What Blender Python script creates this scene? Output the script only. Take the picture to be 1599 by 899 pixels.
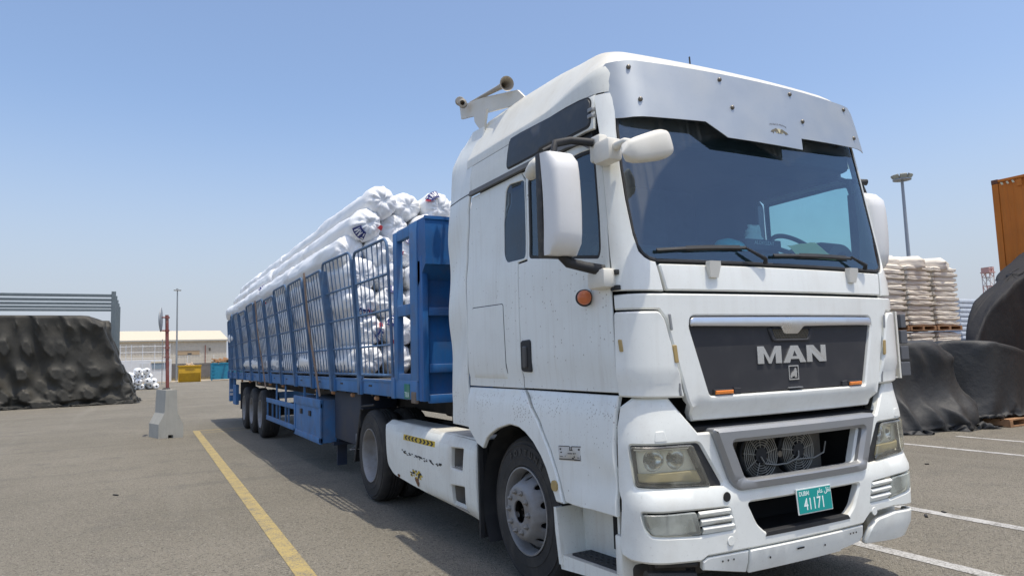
import bpy, bmesh, math, random
import numpy as np
from mathutils import Vector, Matrix, noise
from mathutils.geometry import delaunay_2d_cdt
random.seed(7)
for o in list(bpy.data.objects): bpy.data.objects.remove(o)
SC = bpy.context.scene; COL = SC.collection
R = math.radians

# ------------------------------------------------------------------ camera
CAM = (-3.6132, -4.4178, 1.6148); YAW, PITCH, ROLL, FPX = R(28.4096), R(5.6030), R(-1.7010), 1081.47
def cam_axes():
    f = Vector((math.sin(YAW)*math.cos(PITCH), math.cos(YAW)*math.cos(PITCH), math.sin(PITCH)))
    r = Vector((math.cos(YAW), -math.sin(YAW), 0)); u = r.cross(f)
    return (r*math.cos(ROLL)+u*math.sin(ROLL), -r*math.sin(ROLL)+u*math.cos(ROLL), f)
r_, u_, f_ = cam_axes()
cd = bpy.data.cameras.new('camera'); cam = bpy.data.objects.new('camera', cd); COL.objects.link(cam)
cam.matrix_world = Matrix(((r_.x, u_.x, -f_.x, CAM[0]), (r_.y, u_.y, -f_.y, CAM[1]), (r_.z, u_.z, -f_.z, CAM[2]), (0, 0, 0, 1)))
cd.sensor_width = 36; cd.lens = FPX/1599*36; cd.clip_start = .05; cd.clip_end = 6000
SC.camera = cam
# ------------------------------------------------------------------ sky, sun, exposure
SUND = Vector((.10, -.235, 1)).normalized()          # towards the sun
wd = bpy.data.worlds.new('World'); SC.world = wd; wd.use_nodes = True
nt = wd.node_tree; bg = nt.nodes['Background']
sky = nt.nodes.new('ShaderNodeTexSky'); sky.sky_type = 'NISHITA'; sky.sun_disc = False
sky.sun_elevation = math.asin(SUND.z); sky.sun_rotation = math.atan2(SUND.x, SUND.y)
sky.altitude = 0; sky.air_density = .97; sky.dust_density = 2.5; sky.ozone_density = 2.6
# desert haze: the sky pales evenly towards the horizon all round
tcw = nt.nodes.new('ShaderNodeTexCoord'); sxw = nt.nodes.new('ShaderNodeSeparateXYZ'); nt.links.new(tcw.outputs['Generated'], sxw.inputs[0])
mrw = nt.nodes.new('ShaderNodeMapRange'); mrw.interpolation_type = 'SMOOTHSTEP'; mrw.inputs[1].default_value = -.02; mrw.inputs[2].default_value = .36; mrw.inputs[3].default_value = .95; mrw.inputs[4].default_value = 0
nt.links.new(sxw.outputs[2], mrw.inputs[0])
mxw = nt.nodes.new('ShaderNodeMix'); mxw.data_type = 'RGBA'; nt.links.new(mrw.outputs[0], mxw.inputs[0]); nt.links.new(sky.outputs[0], mxw.inputs[6]); mxw.inputs[7].default_value = (2.68, 2.92, 3.36, 1)
nt.links.new(mxw.outputs[2], bg.inputs[0]); bg.inputs[1].default_value = .142
sd = bpy.data.lights.new('sun', 'SUN'); sd.energy = 2.35; sd.angle = R(.53); sd.color = (1, .93, .80)
sun = bpy.data.objects.new('sun', sd); COL.objects.link(sun); sun.location = (0, 0, 60)
sun.rotation_euler = (-SUND).to_track_quat('-Z', 'Y').to_euler()
SC.view_settings.view_transform = 'Standard'; SC.view_settings.look = 'None'
SC.view_settings.exposure = .54; SC.view_settings.gamma = 1

# ------------------------------------------------------------------ materials
MATS = {}
def mat(name, col, rough=.5, metal=0., var=0., vscale=6., dirt=0., dirtcol=(.42, .36, .27), dscale=3., bump=0., bscale=60., spec=.5, streak=0., coat=0., bdist=.01, top=0., topcol=(.60, .53, .40), chips=0.):
    """Principled material with optional tone variation, dirt patches, vertical streaks, dust on upward faces and bump."""
    if name in MATS: return MATS[name]
    m = bpy.data.materials.new(name); m.use_nodes = True; MATS[name] = m
    n = m.node_tree.nodes; l = m.node_tree.links; b = n['Principled BSDF']
    b.inputs['Roughness'].default_value = rough; b.inputs['Metallic'].default_value = metal
    b.inputs['Specular IOR Level'].default_value = spec
    if coat: b.inputs['Coat Weight'].default_value = coat; b.inputs['Coat Roughness'].default_value = .12
    geo = n.new('ShaderNodeTexCoord')
    def noise_(scale, det=5, vec=None, rg=.55):
        t = n.new('ShaderNodeTexNoise'); t.inputs['Scale'].default_value = scale; t.inputs['Detail'].default_value = det; t.inputs['Roughness'].default_value = rg
        l.new(vec if vec else geo.outputs['Object'], t.inputs['Vector']); return t.outputs['Fac']
    def ramp(fac, a, c):
        r = n.new('ShaderNodeMapRange'); r.inputs[1].default_value = a; r.inputs[2].default_value = c; l.new(fac, r.inputs[0]); return r.outputs[0]
    def mix(fac, A, Bc, mode='MIX'):
        x = n.new('ShaderNodeMix'); x.data_type = 'RGBA'; x.blend_type = mode
        if isinstance(fac, float): x.inputs[0].default_value = fac
        else: l.new(fac, x.inputs[0])
        for s, v in ((6, A), (7, Bc)):
            if isinstance(v, tuple): x.inputs[s].default_value = v+(1,)
            else: l.new(v, x.inputs[s])
        return x.outputs[2]
    c = tuple(col)
    if var:
        d = tuple(max(0, v*(1-var)) for v in col); e = tuple(min(1, v*(1+var)) for v in col)
        c = mix(ramp(noise_(vscale), .3, .7), d, e)
    def mul(f, k):
        q = n.new('ShaderNodeMath'); q.operation = 'MULTIPLY'; q.use_clamp = True; l.new(f, q.inputs[0])
        if isinstance(k, float): q.inputs[1].default_value = k
        else: l.new(k, q.inputs[1])
        return q.outputs[0]
    if dirt:
        f = mul(ramp(noise_(dscale, 8), .48, .80), dirt)
        c = mix(f, c, dirtcol)
        f2 = mul(ramp(noise_(dscale*22, 6), .60, .78), dirt*.8)
        c = mix(f2, c, tuple(v*.55 for v in dirtcol))
    if streak:
        mp = n.new('ShaderNodeMapping'); mp.inputs['Scale'].default_value = (26, 26, 1.3); l.new(geo.outputs['Object'], mp.inputs['Vector'])
        f = mul(ramp(noise_(1., 6, mp.outputs[0]), .5, .8), streak); c = mix(f, c, dirtcol)
    if top:
        g = n.new('ShaderNodeNewGeometry'); sx = n.new('ShaderNodeSeparateXYZ'); l.new(g.outputs['True Normal'], sx.inputs[0])
        f = mul(ramp(sx.outputs[2], .35, .95), mul(ramp(noise_(4, 6), .1, .6), float(top))); c = mix(f, c, topcol)
    if chips:   # stone chips and flaked spots, mostly in a band low on the panels
        v = n.new('ShaderNodeTexVoronoi'); v.inputs['Scale'].default_value = 58; l.new(geo.outputs['Object'], v.inputs[0])
        sc_ = n.new('ShaderNodeSeparateColor'); l.new(v.outputs['Color'], sc_.inputs[0])
        sz = n.new('ShaderNodeSeparateXYZ'); l.new(geo.outputs['Object'], sz.inputs[0])
        band = mul(ramp(sz.outputs[2], 1.05, 1.2), ramp(sz.outputs[2], 1.42, 1.28)); add = n.new('ShaderNodeMath'); add.operation = 'MULTIPLY_ADD'; l.new(band, add.inputs[0]); add.inputs[1].default_value = .55; add.inputs[2].default_value = .03
        sub_ = n.new('ShaderNodeMath'); sub_.operation = 'LESS_THAN'; l.new(sc_.outputs[0], sub_.inputs[0]); l.new(add.outputs[0], sub_.inputs[1])
        f = mul(mul(sub_.outputs[0], ramp(v.outputs['Distance'], .36, .24)), mul(ramp(noise_(3.2, 3), .36, .55), float(chips)))
        c = mix(f, c, (.36, .33, .29))
    if isinstance(c, tuple): b.inputs['Base Color'].default_value = c+(1,)
    else: l.new(c, b.inputs['Base Color'])
    if bump:
        bp = n.new('ShaderNodeBump'); bp.inputs['Strength'].default_value = bump; bp.inputs['Distance'].default_value = bdist
        l.new(noise_(bscale, 4), bp.inputs['Height']); l.new(bp.outputs[0], b.inputs['Normal'])
    if dirt and rough < .6:
        rr = n.new('ShaderNodeMapRange'); rr.inputs[3].default_value = rough; rr.inputs[4].default_value = min(1, rough+.35)
        l.new(noise_(dscale, 8), rr.inputs[0]); l.new(rr.outputs[0], b.inputs['Roughness'])
    return m
def glass(name, tint, refl=.10, rough=.0, haze=0., hazecol=(.4, .42, .42), gcol=(.66, .82, 1)):
    """Thin tinted pane: tinted see-through plus mirror reflection growing at grazing angles, and a film of dust."""
    if name in MATS: return MATS[name]
    m = bpy.data.materials.new(name); m.use_nodes = True; MATS[name] = m
    n = m.node_tree.nodes; l = m.node_tree.links; n.remove(n['Principled BSDF']); out = n['Material Output']
    tr = n.new('ShaderNodeBsdfTransparent'); tr.inputs[0].default_value = tint+(1,)
    gl = n.new('ShaderNodeBsdfGlossy'); gl.inputs['Roughness'].default_value = rough; gl.inputs[0].default_value = gcol+(1,)
    lw = n.new('ShaderNodeLayerWeight'); lw.inputs[0].default_value = .28
    mr = n.new('ShaderNodeMapRange'); mr.inputs[3].default_value = refl; mr.inputs[4].default_value = .9; l.new(lw.outputs['Fresnel'], mr.inputs[0])
    mx = n.new('ShaderNodeMixShader'); l.new(mr.outputs[0], mx.inputs[0]); l.new(tr.outputs[0], mx.inputs[1]); l.new(gl.outputs[0], mx.inputs[2])
    last = mx.outputs[0]
    if haze:
        df = n.new('ShaderNodeBsdfDiffuse'); df.inputs[0].default_value = hazecol+(1,)
        tc = n.new('ShaderNodeTexCoord'); nz = n.new('ShaderNodeTexNoise'); nz.inputs['Scale'].default_value = 5; nz.inputs['Detail'].default_value = 8; l.new(tc.outputs['Object'], nz.inputs[0])
        r2 = n.new('ShaderNodeMapRange'); r2.inputs[1].default_value = .3; r2.inputs[2].default_value = .8; r2.inputs[3].default_value = haze*.3; r2.inputs[4].default_value = haze*1.7; l.new(nz.outputs['Fac'], r2.inputs[0])
        m2 = n.new('ShaderNodeMixShader'); l.new(r2.outputs[0], m2.inputs[0]); l.new(last, m2.inputs[1]); l.new(df.outputs[0], m2.inputs[2]); last = m2.outputs[0]
    l.new(last, out.inputs[0]); return m

def windscreen_glass():
    """Tinted pane whose dust film the two wipers have swept clean in arcs."""
    m = glass('windscreen_glass', (.58, .84, .85), .11, haze=.024, hazecol=(.26, .36, .48)); n = m.node_tree.nodes; l = m.node_tree.links  # bluish haze colour paints in some of the reflected sky
    out = n['Material Output']; last = out.inputs[0].links[0].from_socket; tc = n.new('ShaderNodeTexCoord'); fs = []
    for x, z, r in ((-.22, 2.12, .86), (.80, 2.12, .90)):
        d = n.new('ShaderNodeVectorMath'); d.operation = 'MULTIPLY_ADD'; l.new(tc.outputs['Object'], d.inputs[0]); d.inputs[1].default_value = (1, 0, 1); d.inputs[2].default_value = (-x, 0, -z)
        ln = n.new('ShaderNodeVectorMath'); ln.operation = 'LENGTH'; l.new(d.outputs[0], ln.inputs[0])
        mr = n.new('ShaderNodeMapRange'); mr.inputs[1].default_value = r-.012; mr.inputs[2].default_value = r+.012; l.new(ln.outputs['Value'], mr.inputs[0]); fs.append(mr.outputs[0])
    mu = n.new('ShaderNodeMath'); mu.operation = 'MULTIPLY'; l.new(fs[0], mu.inputs[0]); l.new(fs[1], mu.inputs[1])
    mp = n.new('ShaderNodeMapping'); mp.inputs['Scale'].default_value = (34, 1, 1.1); l.new(tc.outputs['Object'], mp.inputs[0])
    nz = n.new('ShaderNodeTexNoise'); nz.inputs['Scale'].default_value = 1; nz.inputs['Detail'].default_value = 6; l.new(mp.outputs[0], nz.inputs[0])
    r2 = n.new('ShaderNodeMapRange'); r2.inputs[1].default_value = .40; r2.inputs[2].default_value = .75; r2.inputs[3].default_value = .05; r2.inputs[4].default_value = .22; l.new(nz.outputs['Fac'], r2.inputs[0])
    m3 = n.new('ShaderNodeMath'); m3.operation = 'MULTIPLY'; l.new(mu.outputs[0], m3.inputs[0]); l.new(r2.outputs[0], m3.inputs[1])
    df = n.new('ShaderNodeBsdfDiffuse'); df.inputs[0].default_value = (.42, .43, .42, 1)
    ms = n.new('ShaderNodeMixShader'); l.new(m3.outputs[0], ms.inputs[0]); l.new(last, ms.inputs[1]); l.new(df.outputs[0], ms.inputs[2]); l.new(ms.outputs[0], out.inputs[0])
    return m

PAINT = mat('white_paint', (.82, .845, .81), .26, var=.03, vscale=2, dirt=.17, dirtcol=(.46, .41, .33), dscale=2.2, streak=.22, coat=.3, top=.4, chips=.8)
PAINTF = mat('front_paint', (.83, .85, .815), .24, var=.03, vscale=2, dirt=.20, dirtcol=(.46, .41, .33), dscale=3.1, streak=.12, coat=.4, top=.4)
PAINTR = mat('roof_paint', (.80, .80, .73), .35, var=.03, dirt=.30, dirtcol=(.50, .44, .33), dscale=2.6, streak=.18, coat=.2, top=.8, topcol=(.64, .57, .43))
NUT = mat('nut_steel', (.30, .29, .27), .5, metal=.5, dirt=.6, dirtcol=(.14, .11, .09), dscale=20)
PAINTB = mat('bumper_paint', (.82, .84, .80), .32, var=.03, dirt=.34, dirtcol=(.45, .40, .33), dscale=3.5, coat=.25, top=.4)
PLASW = mat('white_plastic', (.74, .72, .65), .42, var=.04, dirt=.3, dirtcol=(.48, .42, .32), dscale=6, top=.4)
SKIRTW = mat('skirt_paint', (.80, .81, .75), .38, var=.04, dirt=.5, dirtcol=(.44, .38, .30), dscale=3, streak=.25, top=.7, topcol=(.45, .40, .33))
BLACK = mat('black_plastic', (.022, .023, .025), .5, dirt=.3, dirtcol=(.10, .095, .085), dscale=8)
GRILLE = mat('grille_plastic', (.030, .031, .036), .55, var=.15, dirt=.25, dirtcol=(.09, .085, .08), dscale=6)
DARK = mat('dark_void', (.012, .012, .013), .9)
RUBBER = mat('tyre_rubber', (.030, .029, .028), .82, var=.2, vscale=9, dirt=.5, dirtcol=(.12, .105, .085), dscale=5, bump=.2, bscale=90)
RIM = mat('rim_silver', (.30, .30, .30), .45, metal=.4, dirt=.8, dirtcol=(.20, .17, .14), dscale=7)
STEELD = mat('chassis_steel', (.035, .033, .032), .7, dirt=.6, dirtcol=(.12, .10, .08), dscale=5)
CHROME = mat('chrome', (.75, .76, .78), .14, metal=1., dirt=.2, dirtcol=(.4, .38, .34), dscale=7)
LETTER = mat('letter_silver', (.66, .66, .65), .25, metal=.85)
SILVER = mat('silver_plastic', (.33, .34, .35), .36, metal=.6, dirt=.25, dirtcol=(.4, .37, .32), dscale=6)
ALU = mat('visor_steel', (.46, .49, .51), .38, metal=.85, var=.04, dirt=.2, dirtcol=(.5, .48, .44), dscale=3)
BOLT = mat('bolt_steel', (.20, .18, .15), .4, metal=.8)
AMBER = mat('amber_lens', (.75, .22, .03), .25, spec=.6)
AMBERD = mat('old_amber_lens', (.42, .30, .12), .4)
RED = mat('red_lens', (.45, .10, .04), .3)
LINER = mat('cab_trim', (.050, .058, .072), .8, var=.1)
DASH = mat('dashboard_plastic', (.055, .065, .07), .7, var=.15)
CURT = mat('curtain_cloth', (.035, .045, .065), .95, var=.2, vscale=14)
GWIND = windscreen_glass()
GSIDE = glass('side_glass', (.68, .88, .84), .09, haze=.07, hazecol=(.30, .32, .33))
GDARK = glass('dark_glass', (.12, .14, .16), .08, haze=.30, hazecol=(.12, .12, .12))
GLAMP = glass('lamp_lens', (.96, .96, .88), .06, rough=.03, haze=.14, hazecol=(.74, .73, .62), gcol=(1, 1, 1))
GFOG = glass('fog_lens', (.90, .92, .88), .05, rough=.1, haze=.45, hazecol=(.66, .69, .63), gcol=(1, 1, 1))
MIRR = mat('lamp_mirror', (.86, .86, .84), .16, metal=.8)
BLUE = mat('trailer_blue', (.012, .115, .34), .40, var=.18, vscale=3, dirt=.45, dirtcol=(.11, .11, .13), dscale=4, streak=.25, top=.5, topcol=(.30, .27, .22))
BLUE_LIT = mat('trailer_blue_lit', (.055, .18, .40), .48, var=.16, vscale=3, dirt=.55, dirtcol=(.17, .16, .16), dscale=5, streak=.3, top=.6, topcol=(.32, .29, .24))  # trailer blue made lighter in the colour for the lit rails and boxes
BLUEC = mat('cage_blue', (.075, .15, .27), .5, var=.2, vscale=5, dirt=.5, dirtcol=(.16, .16, .17), dscale=8)
RUST = mat('rust', (.16, .075, .035), .85, var=.3, vscale=12)

# ------------------------------------------------------------------ object helpers
def link(name, me, m=None, parent=None, smooth=None):
    o = bpy.data.objects.new(name, me); COL.objects.link(o)
    if m is not None and not me.materials: me.materials.append(m)
    if parent is not None: o.parent = parent
    if smooth is not None and len(me.polygons):
        me.polygons.foreach_set('use_smooth', [True]*len(me.polygons)); me.set_sharp_from_angle(angle=R(smooth))
    return o
def tag(o, label=None, cat=None, group=None, kind=None):
    if label: o['label'] = label
    if cat: o['category'] = cat
    if group: o['group'] = group
    if kind: o['kind'] = kind
    return o
def empty(name, loc, label, cat, group=None):
    o = bpy.data.objects.new(name, None); COL.objects.link(o); o.location = loc; o.empty_display_size = .3
    return tag(o, label, cat, group)
class MB:
    """Collects shapes in world space; build() links them as one mesh object."""
    def __init__(s): s.v = []; s.f = []
    def add(s, vs, fs):
        n = len(s.v); s.v += [tuple(p) for p in vs]; s.f += [tuple(i+n for i in f) for f in fs]; return s
    def box(s, lo, hi, ch=0., M=None):
        (a, b, c), (d, e, g) = lo, hi
        if ch <= 0:
            vs = [(x, y, z) for x in (a, d) for y in (b, e) for z in (c, g)]
            fs = [(0, 1, 3, 2), (4, 6, 7, 5), (0, 4, 5, 1), (2, 3, 7, 6), (0, 2, 6, 4), (1, 5, 7, 3)]
        else:
            bm = bmesh.new(); bmesh.ops.create_cube(bm, size=1)
            for v in bm.verts: v.co = Vector(((a+d)/2+v.co.x*(d-a), (b+e)/2+v.co.y*(e-b), (c+g)/2+v.co.z*(g-c)))
            bmesh.ops.bevel(bm, geom=bm.edges[:], offset=ch, segments=2, profile=.5, affect='EDGES')
            bm.verts.index_update(); vs = [v.co.copy() for v in bm.verts]; fs = [[v.index for v in f.verts] for f in bm.faces]; bm.free()
        if M is not None: vs = [M@Vector(p) for p in vs]
        return s.add(vs, fs)
    def tube(s, pts, r, n=8, cap=True, sq=False):
        pts = [Vector(p) for p in pts]; rs = r if isinstance(r, (list, tuple)) else [r]*len(pts); rings = []; prev = None
        for i, p in enumerate(pts):
            t = (pts[min(i+1, len(pts)-1)]-pts[max(i-1, 0)]).normalized()
            if prev is None:
                a = Vector((0, 0, 1)) if abs(t.z) < .9 else Vector((1, 0, 0)); prev = t.cross(a).normalized()
            else: prev = (prev-t*prev.dot(t)).normalized()
            b = t.cross(prev); off = math.pi/n if sq else 0
            rings.append([p+(prev*math.cos(2*math.pi*k/n+off)+b*math.sin(2*math.pi*k/n+off))*rs[i]*(1.414 if sq else 1) for k in range(n)])
        vs = [q for g in rings for q in g]; fs = []
        for i in range(len(pts)-1):
            for k in range(n): fs.append((i*n+k, i*n+(k+1) % n, (i+1)*n+(k+1) % n, (i+1)*n+k))
        if cap: fs += [tuple(range(n-1, -1, -1)), tuple((len(pts)-1)*n+k for k in range(n))]
        return s.add(vs, fs)
    def lathe(s, prof, o, axis, n=32, a0=0., a1=2*math.pi, close=False):
        """prof: (distance along axis, radius)."""
        ax = Vector(axis).normalized(); u = ax.cross(Vector((0, 0, 1)) if abs(ax.z) < .9 else Vector((1, 0, 0))).normalized(); w = ax.cross(u); o = Vector(o)
        full = abs(a1-a0-2*math.pi) < 1e-6; m = n if full else n+1; vs = []
        for d, r in prof:
            for k in range(m):
                a = a0+(a1-a0)*k/n; vs.append(o+ax*d+(u*math.cos(a)+w*math.sin(a))*r)
        fs = []; P = len(prof)
        for i in range(P-1 if not close else P):
            j = (i+1) % P
            for k in range(n): fs.append((i*m+k, i*m+(k+1) % m, j*m+(k+1) % m, j*m+k))
        return s.add(vs, fs)
    def prism(s, poly, d, fn):
        """poly in 2-D, extruded from 0 to d, fn(u,v,w)->3-D."""
        n = len(poly); vs = [fn(u, v, 0) for u, v in poly]+[fn(u, v, d) for u, v in poly]
        fs = [tuple(range(n-1, -1, -1)), tuple(range(n, 2*n))]+[(i, (i+1) % n, n+(i+1) % n, n+i) for i in range(n)]
        return s.add(vs, fs)
    def build(s, name, m, parent=None, smooth=None, origin=None):
        me = bpy.data.meshes.new(name)
        o3 = Vector(origin) if origin is not None else (parent_loc(parent) if parent is not None else Vector((0, 0, 0)))
        me.from_pydata([tuple(Vector(p)-o3) for p in s.v], [], s.f); me.validate()
        bm = bmesh.new(); bm.from_mesh(me); bmesh.ops.recalc_face_normals(bm, faces=bm.faces[:]); bm.to_mesh(me); bm.free()
        o = link(name, me, m, parent, smooth)
        if origin is not None: o.location = o3-(parent_loc(parent) if parent is not None else Vector((0, 0, 0)))
        return o
def parent_loc(p):
    v = Vector((0, 0, 0))
    while p is not None: v = v+p.location; p = p.parent
    return v
def copy_tree(o, dloc=(0, 0, 0), parent=None):
    c = o.copy(); COL.objects.link(c); c.parent = parent
    if parent is None: c.location = o.location+Vector(dloc)
    for ch in o.children: copy_tree(ch, parent=c)
    return c

# ------------------------------------------------------------------ plates: 2-D outlines laid on a curved skin
def rnd(poly, r, n=4):
    out = []; N = len(poly)
    for i in range(N):
        p = Vector(poly[i]); a = Vector(poly[i-1])-p; b = Vector(poly[(i+1) % N])-p
        la, lb = a.length, b.length; rr = min(r, la*.45, lb*.45)
        if rr < 1e-4 or a.normalized().dot(b.normalized()) < -.985: out.append(tuple(p)); continue
        A = p+a*(rr/la); Bq = p+b*(rr/lb)
        for k in range(n+1):
            t = k/n; q = A*(1-t)**2+p*2*t*(1-t)+Bq*t*t; out.append(tuple(q))
    return out
def area(p): return .5*sum(p[i][0]*p[(i+1) % len(p)][1]-p[(i+1) % len(p)][0]*p[i][1] for i in range(len(p)))
def resample(poly, st):
    out = []; N = len(poly)
    for i in range(N):
        a, b = poly[i], poly[(i+1) % N]; d = math.hypot(b[0]-a[0], b[1]-a[1]); k = max(1, int(math.ceil(d/st-1e-6)))
        for j in range(k): out.append((a[0]+(b[0]-a[0])*j/k, a[1]+(b[1]-a[1])*j/k))
    return out
def inset(poly, d):
    s = 1 if area(poly) > 0 else -1; N = len(poly); out = []
    for i in range(N):
        a, p, b = poly[i-1], poly[i], poly[(i+1) % N]
        t1 = Vector((p[0]-a[0], p[1]-a[1])).normalized(); t2 = Vector((b[0]-p[0], b[1]-p[1])).normalized()
        n1 = Vector((-t1.y, t1.x))*s; n2 = Vector((-t2.y, t2.x))*s; m = n1+n2
        if m.length < .2: m = n1
        m.normalize(); k = max(.5, m.dot(n1)); out.append((p[0]+m.x*d/k, p[1]+m.y*d/k))
    return out
def inside(pt, poly):
    x, y = pt; c = False; j = len(poly)-1
    for i in range(len(poly)):
        xi, yi = poly[i]; xj, yj = poly[j]
        if (yi > y) != (yj > y) and x < (xj-xi)*(y-yi)/(yj-yi)+xi: c = not c
        j = i
    return c
def plate(name, poly, fn, m, parent=None, holes=(), thick=.012, bev=.004, st=.08, off=0., ref=(0, .3), smooth=40, back=False):
    poly = resample(poly, st); holes = [resample(h, st) for h in holes]
    if area(poly) < 0: poly.reverse()
    top = inset(poly, bev); htop = [inset(h, -bev) for h in holes]
    hh = [h if area(h) > 0 else h[::-1] for h in holes]; htop = [inset(h, -bev) for h in hh]
    pts = list(top); edges = [(i, (i+1) % len(top)) for i in range(len(top))]; loops = [list(range(len(top)))]
    for h in htop:
        n = len(pts); pts += h; edges += [(n+i, n+(i+1) % len(h)) for i in range(len(h))]; loops.append(list(range(n, n+len(h))))
    allb = np.array(pts); u0, v0 = allb.min(0); u1, v1 = allb.max(0)
    gu = np.arange(u0+st/2, u1, st); gv = np.arange(v0+st/2, v1, st)
    for a in gu:
        for b in gv:
            if np.min((allb[:, 0]-a)**2+(allb[:, 1]-b)**2) < (st*.45)**2: continue
            if inside((a, b), top) and not any(inside((a, b), h) for h in htop): pts.append((a, b))
    r = delaunay_2d_cdt([Vector(p) for p in pts], edges, [], 0, 1e-7)
    P2 = [tuple(p) for p in r[0]]; orig = r[3]; idx = {}
    for i, os_ in enumerate(orig):
        for q in os_: idx[q] = i
    tris = []
    for f in r[2]:
        c = (sum(P2[i][0] for i in f)/len(f), sum(P2[i][1] for i in f)/len(f))
        if inside(c, top) and not any(inside(c, h) for h in htop): tris.append(tuple(f))
    def nrm(u, v):
        e = 1e-3; p = Vector(fn(u, v)); n = (Vector(fn(u+e, v))-Vector(fn(u-e, v))).cross(Vector(fn(u, v+e))-Vector(fn(u, v-e)))
        n.normalize()
        d = Vector((p.x-ref[0], p.y-ref[1], 0)) if len(ref) == 2 else Vector(ref)
        return p, (n if n.dot(d) > 0 else -n)
    vs = []
    for u, v in P2: p, n = nrm(u, v); vs.append(p+n*off)
    fs = list(tris)
    for lp, src in zip(loops, [poly]+hh):
        ring0 = [idx[i] for i in lp]; n0 = len(vs); N = len(src)
        for u, v in src: p, n = nrm(u, v); vs.append(p+n*(off-bev))
        for u, v in src: p, n = nrm(u, v); vs.append(p+n*(off-thick))
        for i in range(N):
            j = (i+1) % N
            fs.append((ring0[i], ring0[j], n0+j, n0+i)); fs.append((n0+i, n0+j, n0+N+j, n0+N+i))
    mb = MB(); mb.v = vs; mb.f = fs
    return mb.build(name, m, parent, smooth)
def text(name, s, size, m, parent, M, ext=.002, fn=None, bold=0.):
    cu = bpy.data.curves.new(name, 'FONT'); cu.body = s; cu.size = size; cu.extrude = ext; cu.align_x = 'CENTER'; cu.align_y = 'CENTER'; cu.offset = bold; cu.resolution_u = 3
    t = bpy.data.objects.new('tmp', cu); COL.objects.link(t); dg = bpy.context.evaluated_depsgraph_get()
    me = bpy.data.meshes.new_from_object(t.evaluated_get(dg)); bpy.data.objects.remove(t); bpy.data.curves.remove(cu)
    me.name = name
    pl = parent_loc(parent) if parent is not None else Vector((0, 0, 0))
    for v in me.vertices:
        v.co = (Vector(fn(v.co.x, v.co.y, v.co.z)) if fn else M@v.co)-pl
    me.materials.clear()
    return link(name, me, m, parent)

# ------------------------------------------------------------------ the cab's outer skin
def tab(t, z):
    if z <= t[0][0]: return t[0][1]
    for (a, va), (b, vb) in zip(t, t[1:]):
        if z <= b: return va+(vb-va)*(z-a)/(b-a)
    return t[-1][1]
WT = [(.28, 1.19), (.42, 1.235), (1.1, 1.235), (1.25, 1.222), (1.9, 1.225), (2.9, 1.215), (3.1, 1.205), (3.3, 1.17), (3.5, 1.10)]
FT = [(.28, 1.40), (.42, 1.45), (.80, 1.46), (.86, 1.425), (1.95, 1.425), (2.1, 1.412), (2.17, 1.395), (3.05, 1.245), (3.2, 1.22), (3.5, 1.15)]
KC, RCN = .05, .2
def sm(t, z, h=.02): return (tab(t, z-h)+2*tab(t, z)+tab(t, z+h))/4
def skin(u, z):
    W = sm(WT, z); F = sm(FT, z); cy = -F+KC*W*W
    def Q(u): return (-W, cy-u) if u <= 0 else (-W+u, -F+KC*(u-W)**2)
    if abs(u) >= RCN: return Q(u)+(z,)
    t = (u+RCN)/(2*RCN); a = Q(-RCN); b = Q(RCN); c = (-W, cy)
    return ((1-t)**2*a[0]+2*t*(1-t)*c[0]+t*t*b[0], (1-t)**2*a[1]+2*t*(1-t)*c[1]+t*t*b[1], z)
def front(xi, z):
    p = skin(sm(WT, z)-abs(xi), z); return (p[0] if xi <= 0 else -p[0], p[1], z)
def sideL(y, z):
    W = sm(WT, z); return skin(-(y+sm(FT, z)-KC*W*W), z)
def sideR(y, z): p = sideL(y, z); return (-p[0], p[1], p[2])
SIDES = ((-1, sideL), (1, sideR))
def mir(poly): return [(-a, b) for a, b in poly][::-1]
def sym(left): return left+mir(left)
def fpt(x, z, off=0.):
    """Point on the front skin pushed out by off."""
    p = Vector(front(x, z)); e = 1e-3
    n = (Vector(front(x+e, z))-Vector(front(x-e, z))).cross(Vector(front(x, z+e))-Vector(front(x, z-e))).normalized()
    if n.y > 0: n = -n
    return p+n*off

# ================================================================== TRACTOR UNIT
T = empty('tractor_unit', (0, 0, 0), 'white high-roof truck tractor with dark grille and sun visor, coupled to the blue trailer', 'truck')
def smooth01(t): t = max(0, min(1, t)); return t*t*(3-2*t)
def crease(fn, s):
    def g(y, z):
        p = fn(y, z); d = .016*smooth01((1.53-z)/.06)+.010*smooth01((z-2.15)/.3)
        return (p[0]-s*d, p[1], p[2])
    return g
# ---- roof: rings rising inward from the top of the walls
def ring(d, e, zs, zf, ns=26, nc=9, nf=22):
    W = sm(WT, 3.2)-d; F = sm(FT, 3.2)-e; rc = max(.10, .2-.25*d); cy = -F+KC*W*W; pts = []; yb = .80
    def zz(w, y): return zs+(zf-zs)*w-(.05*max(0, min(1, (.2-y)/1.3))*min(1, d/.2+.2) if w < 1 else .05)*(1 if d > 0 else 0)*(1-w)
    for i in range(ns): y = yb+(cy+rc-yb)*i/ns; pts.append((-W, y, zz(smooth01((cy+rc+.5-y)/.5)*.45, y)))
    for i in range(nc):
        t = i/nc; a = (-W, cy+rc); b = (-W+rc, -F+KC*(W-rc)**2); c = (-W, cy)
        pts.append(((1-t)**2*a[0]+2*t*(1-t)*c[0]+t*t*b[0], (1-t)**2*a[1]+2*t*(1-t)*c[1]+t*t*b[1], zz(.45+.55*t, cy)))
    for i in range(nf//2+1): x = (-W+rc)*(1-i/(nf//2)); pts.append((x, -F+KC*x*x, zz(1, cy)))
    return pts+[(-x, y, z) for x, y, z in pts[-2::-1]]
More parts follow.
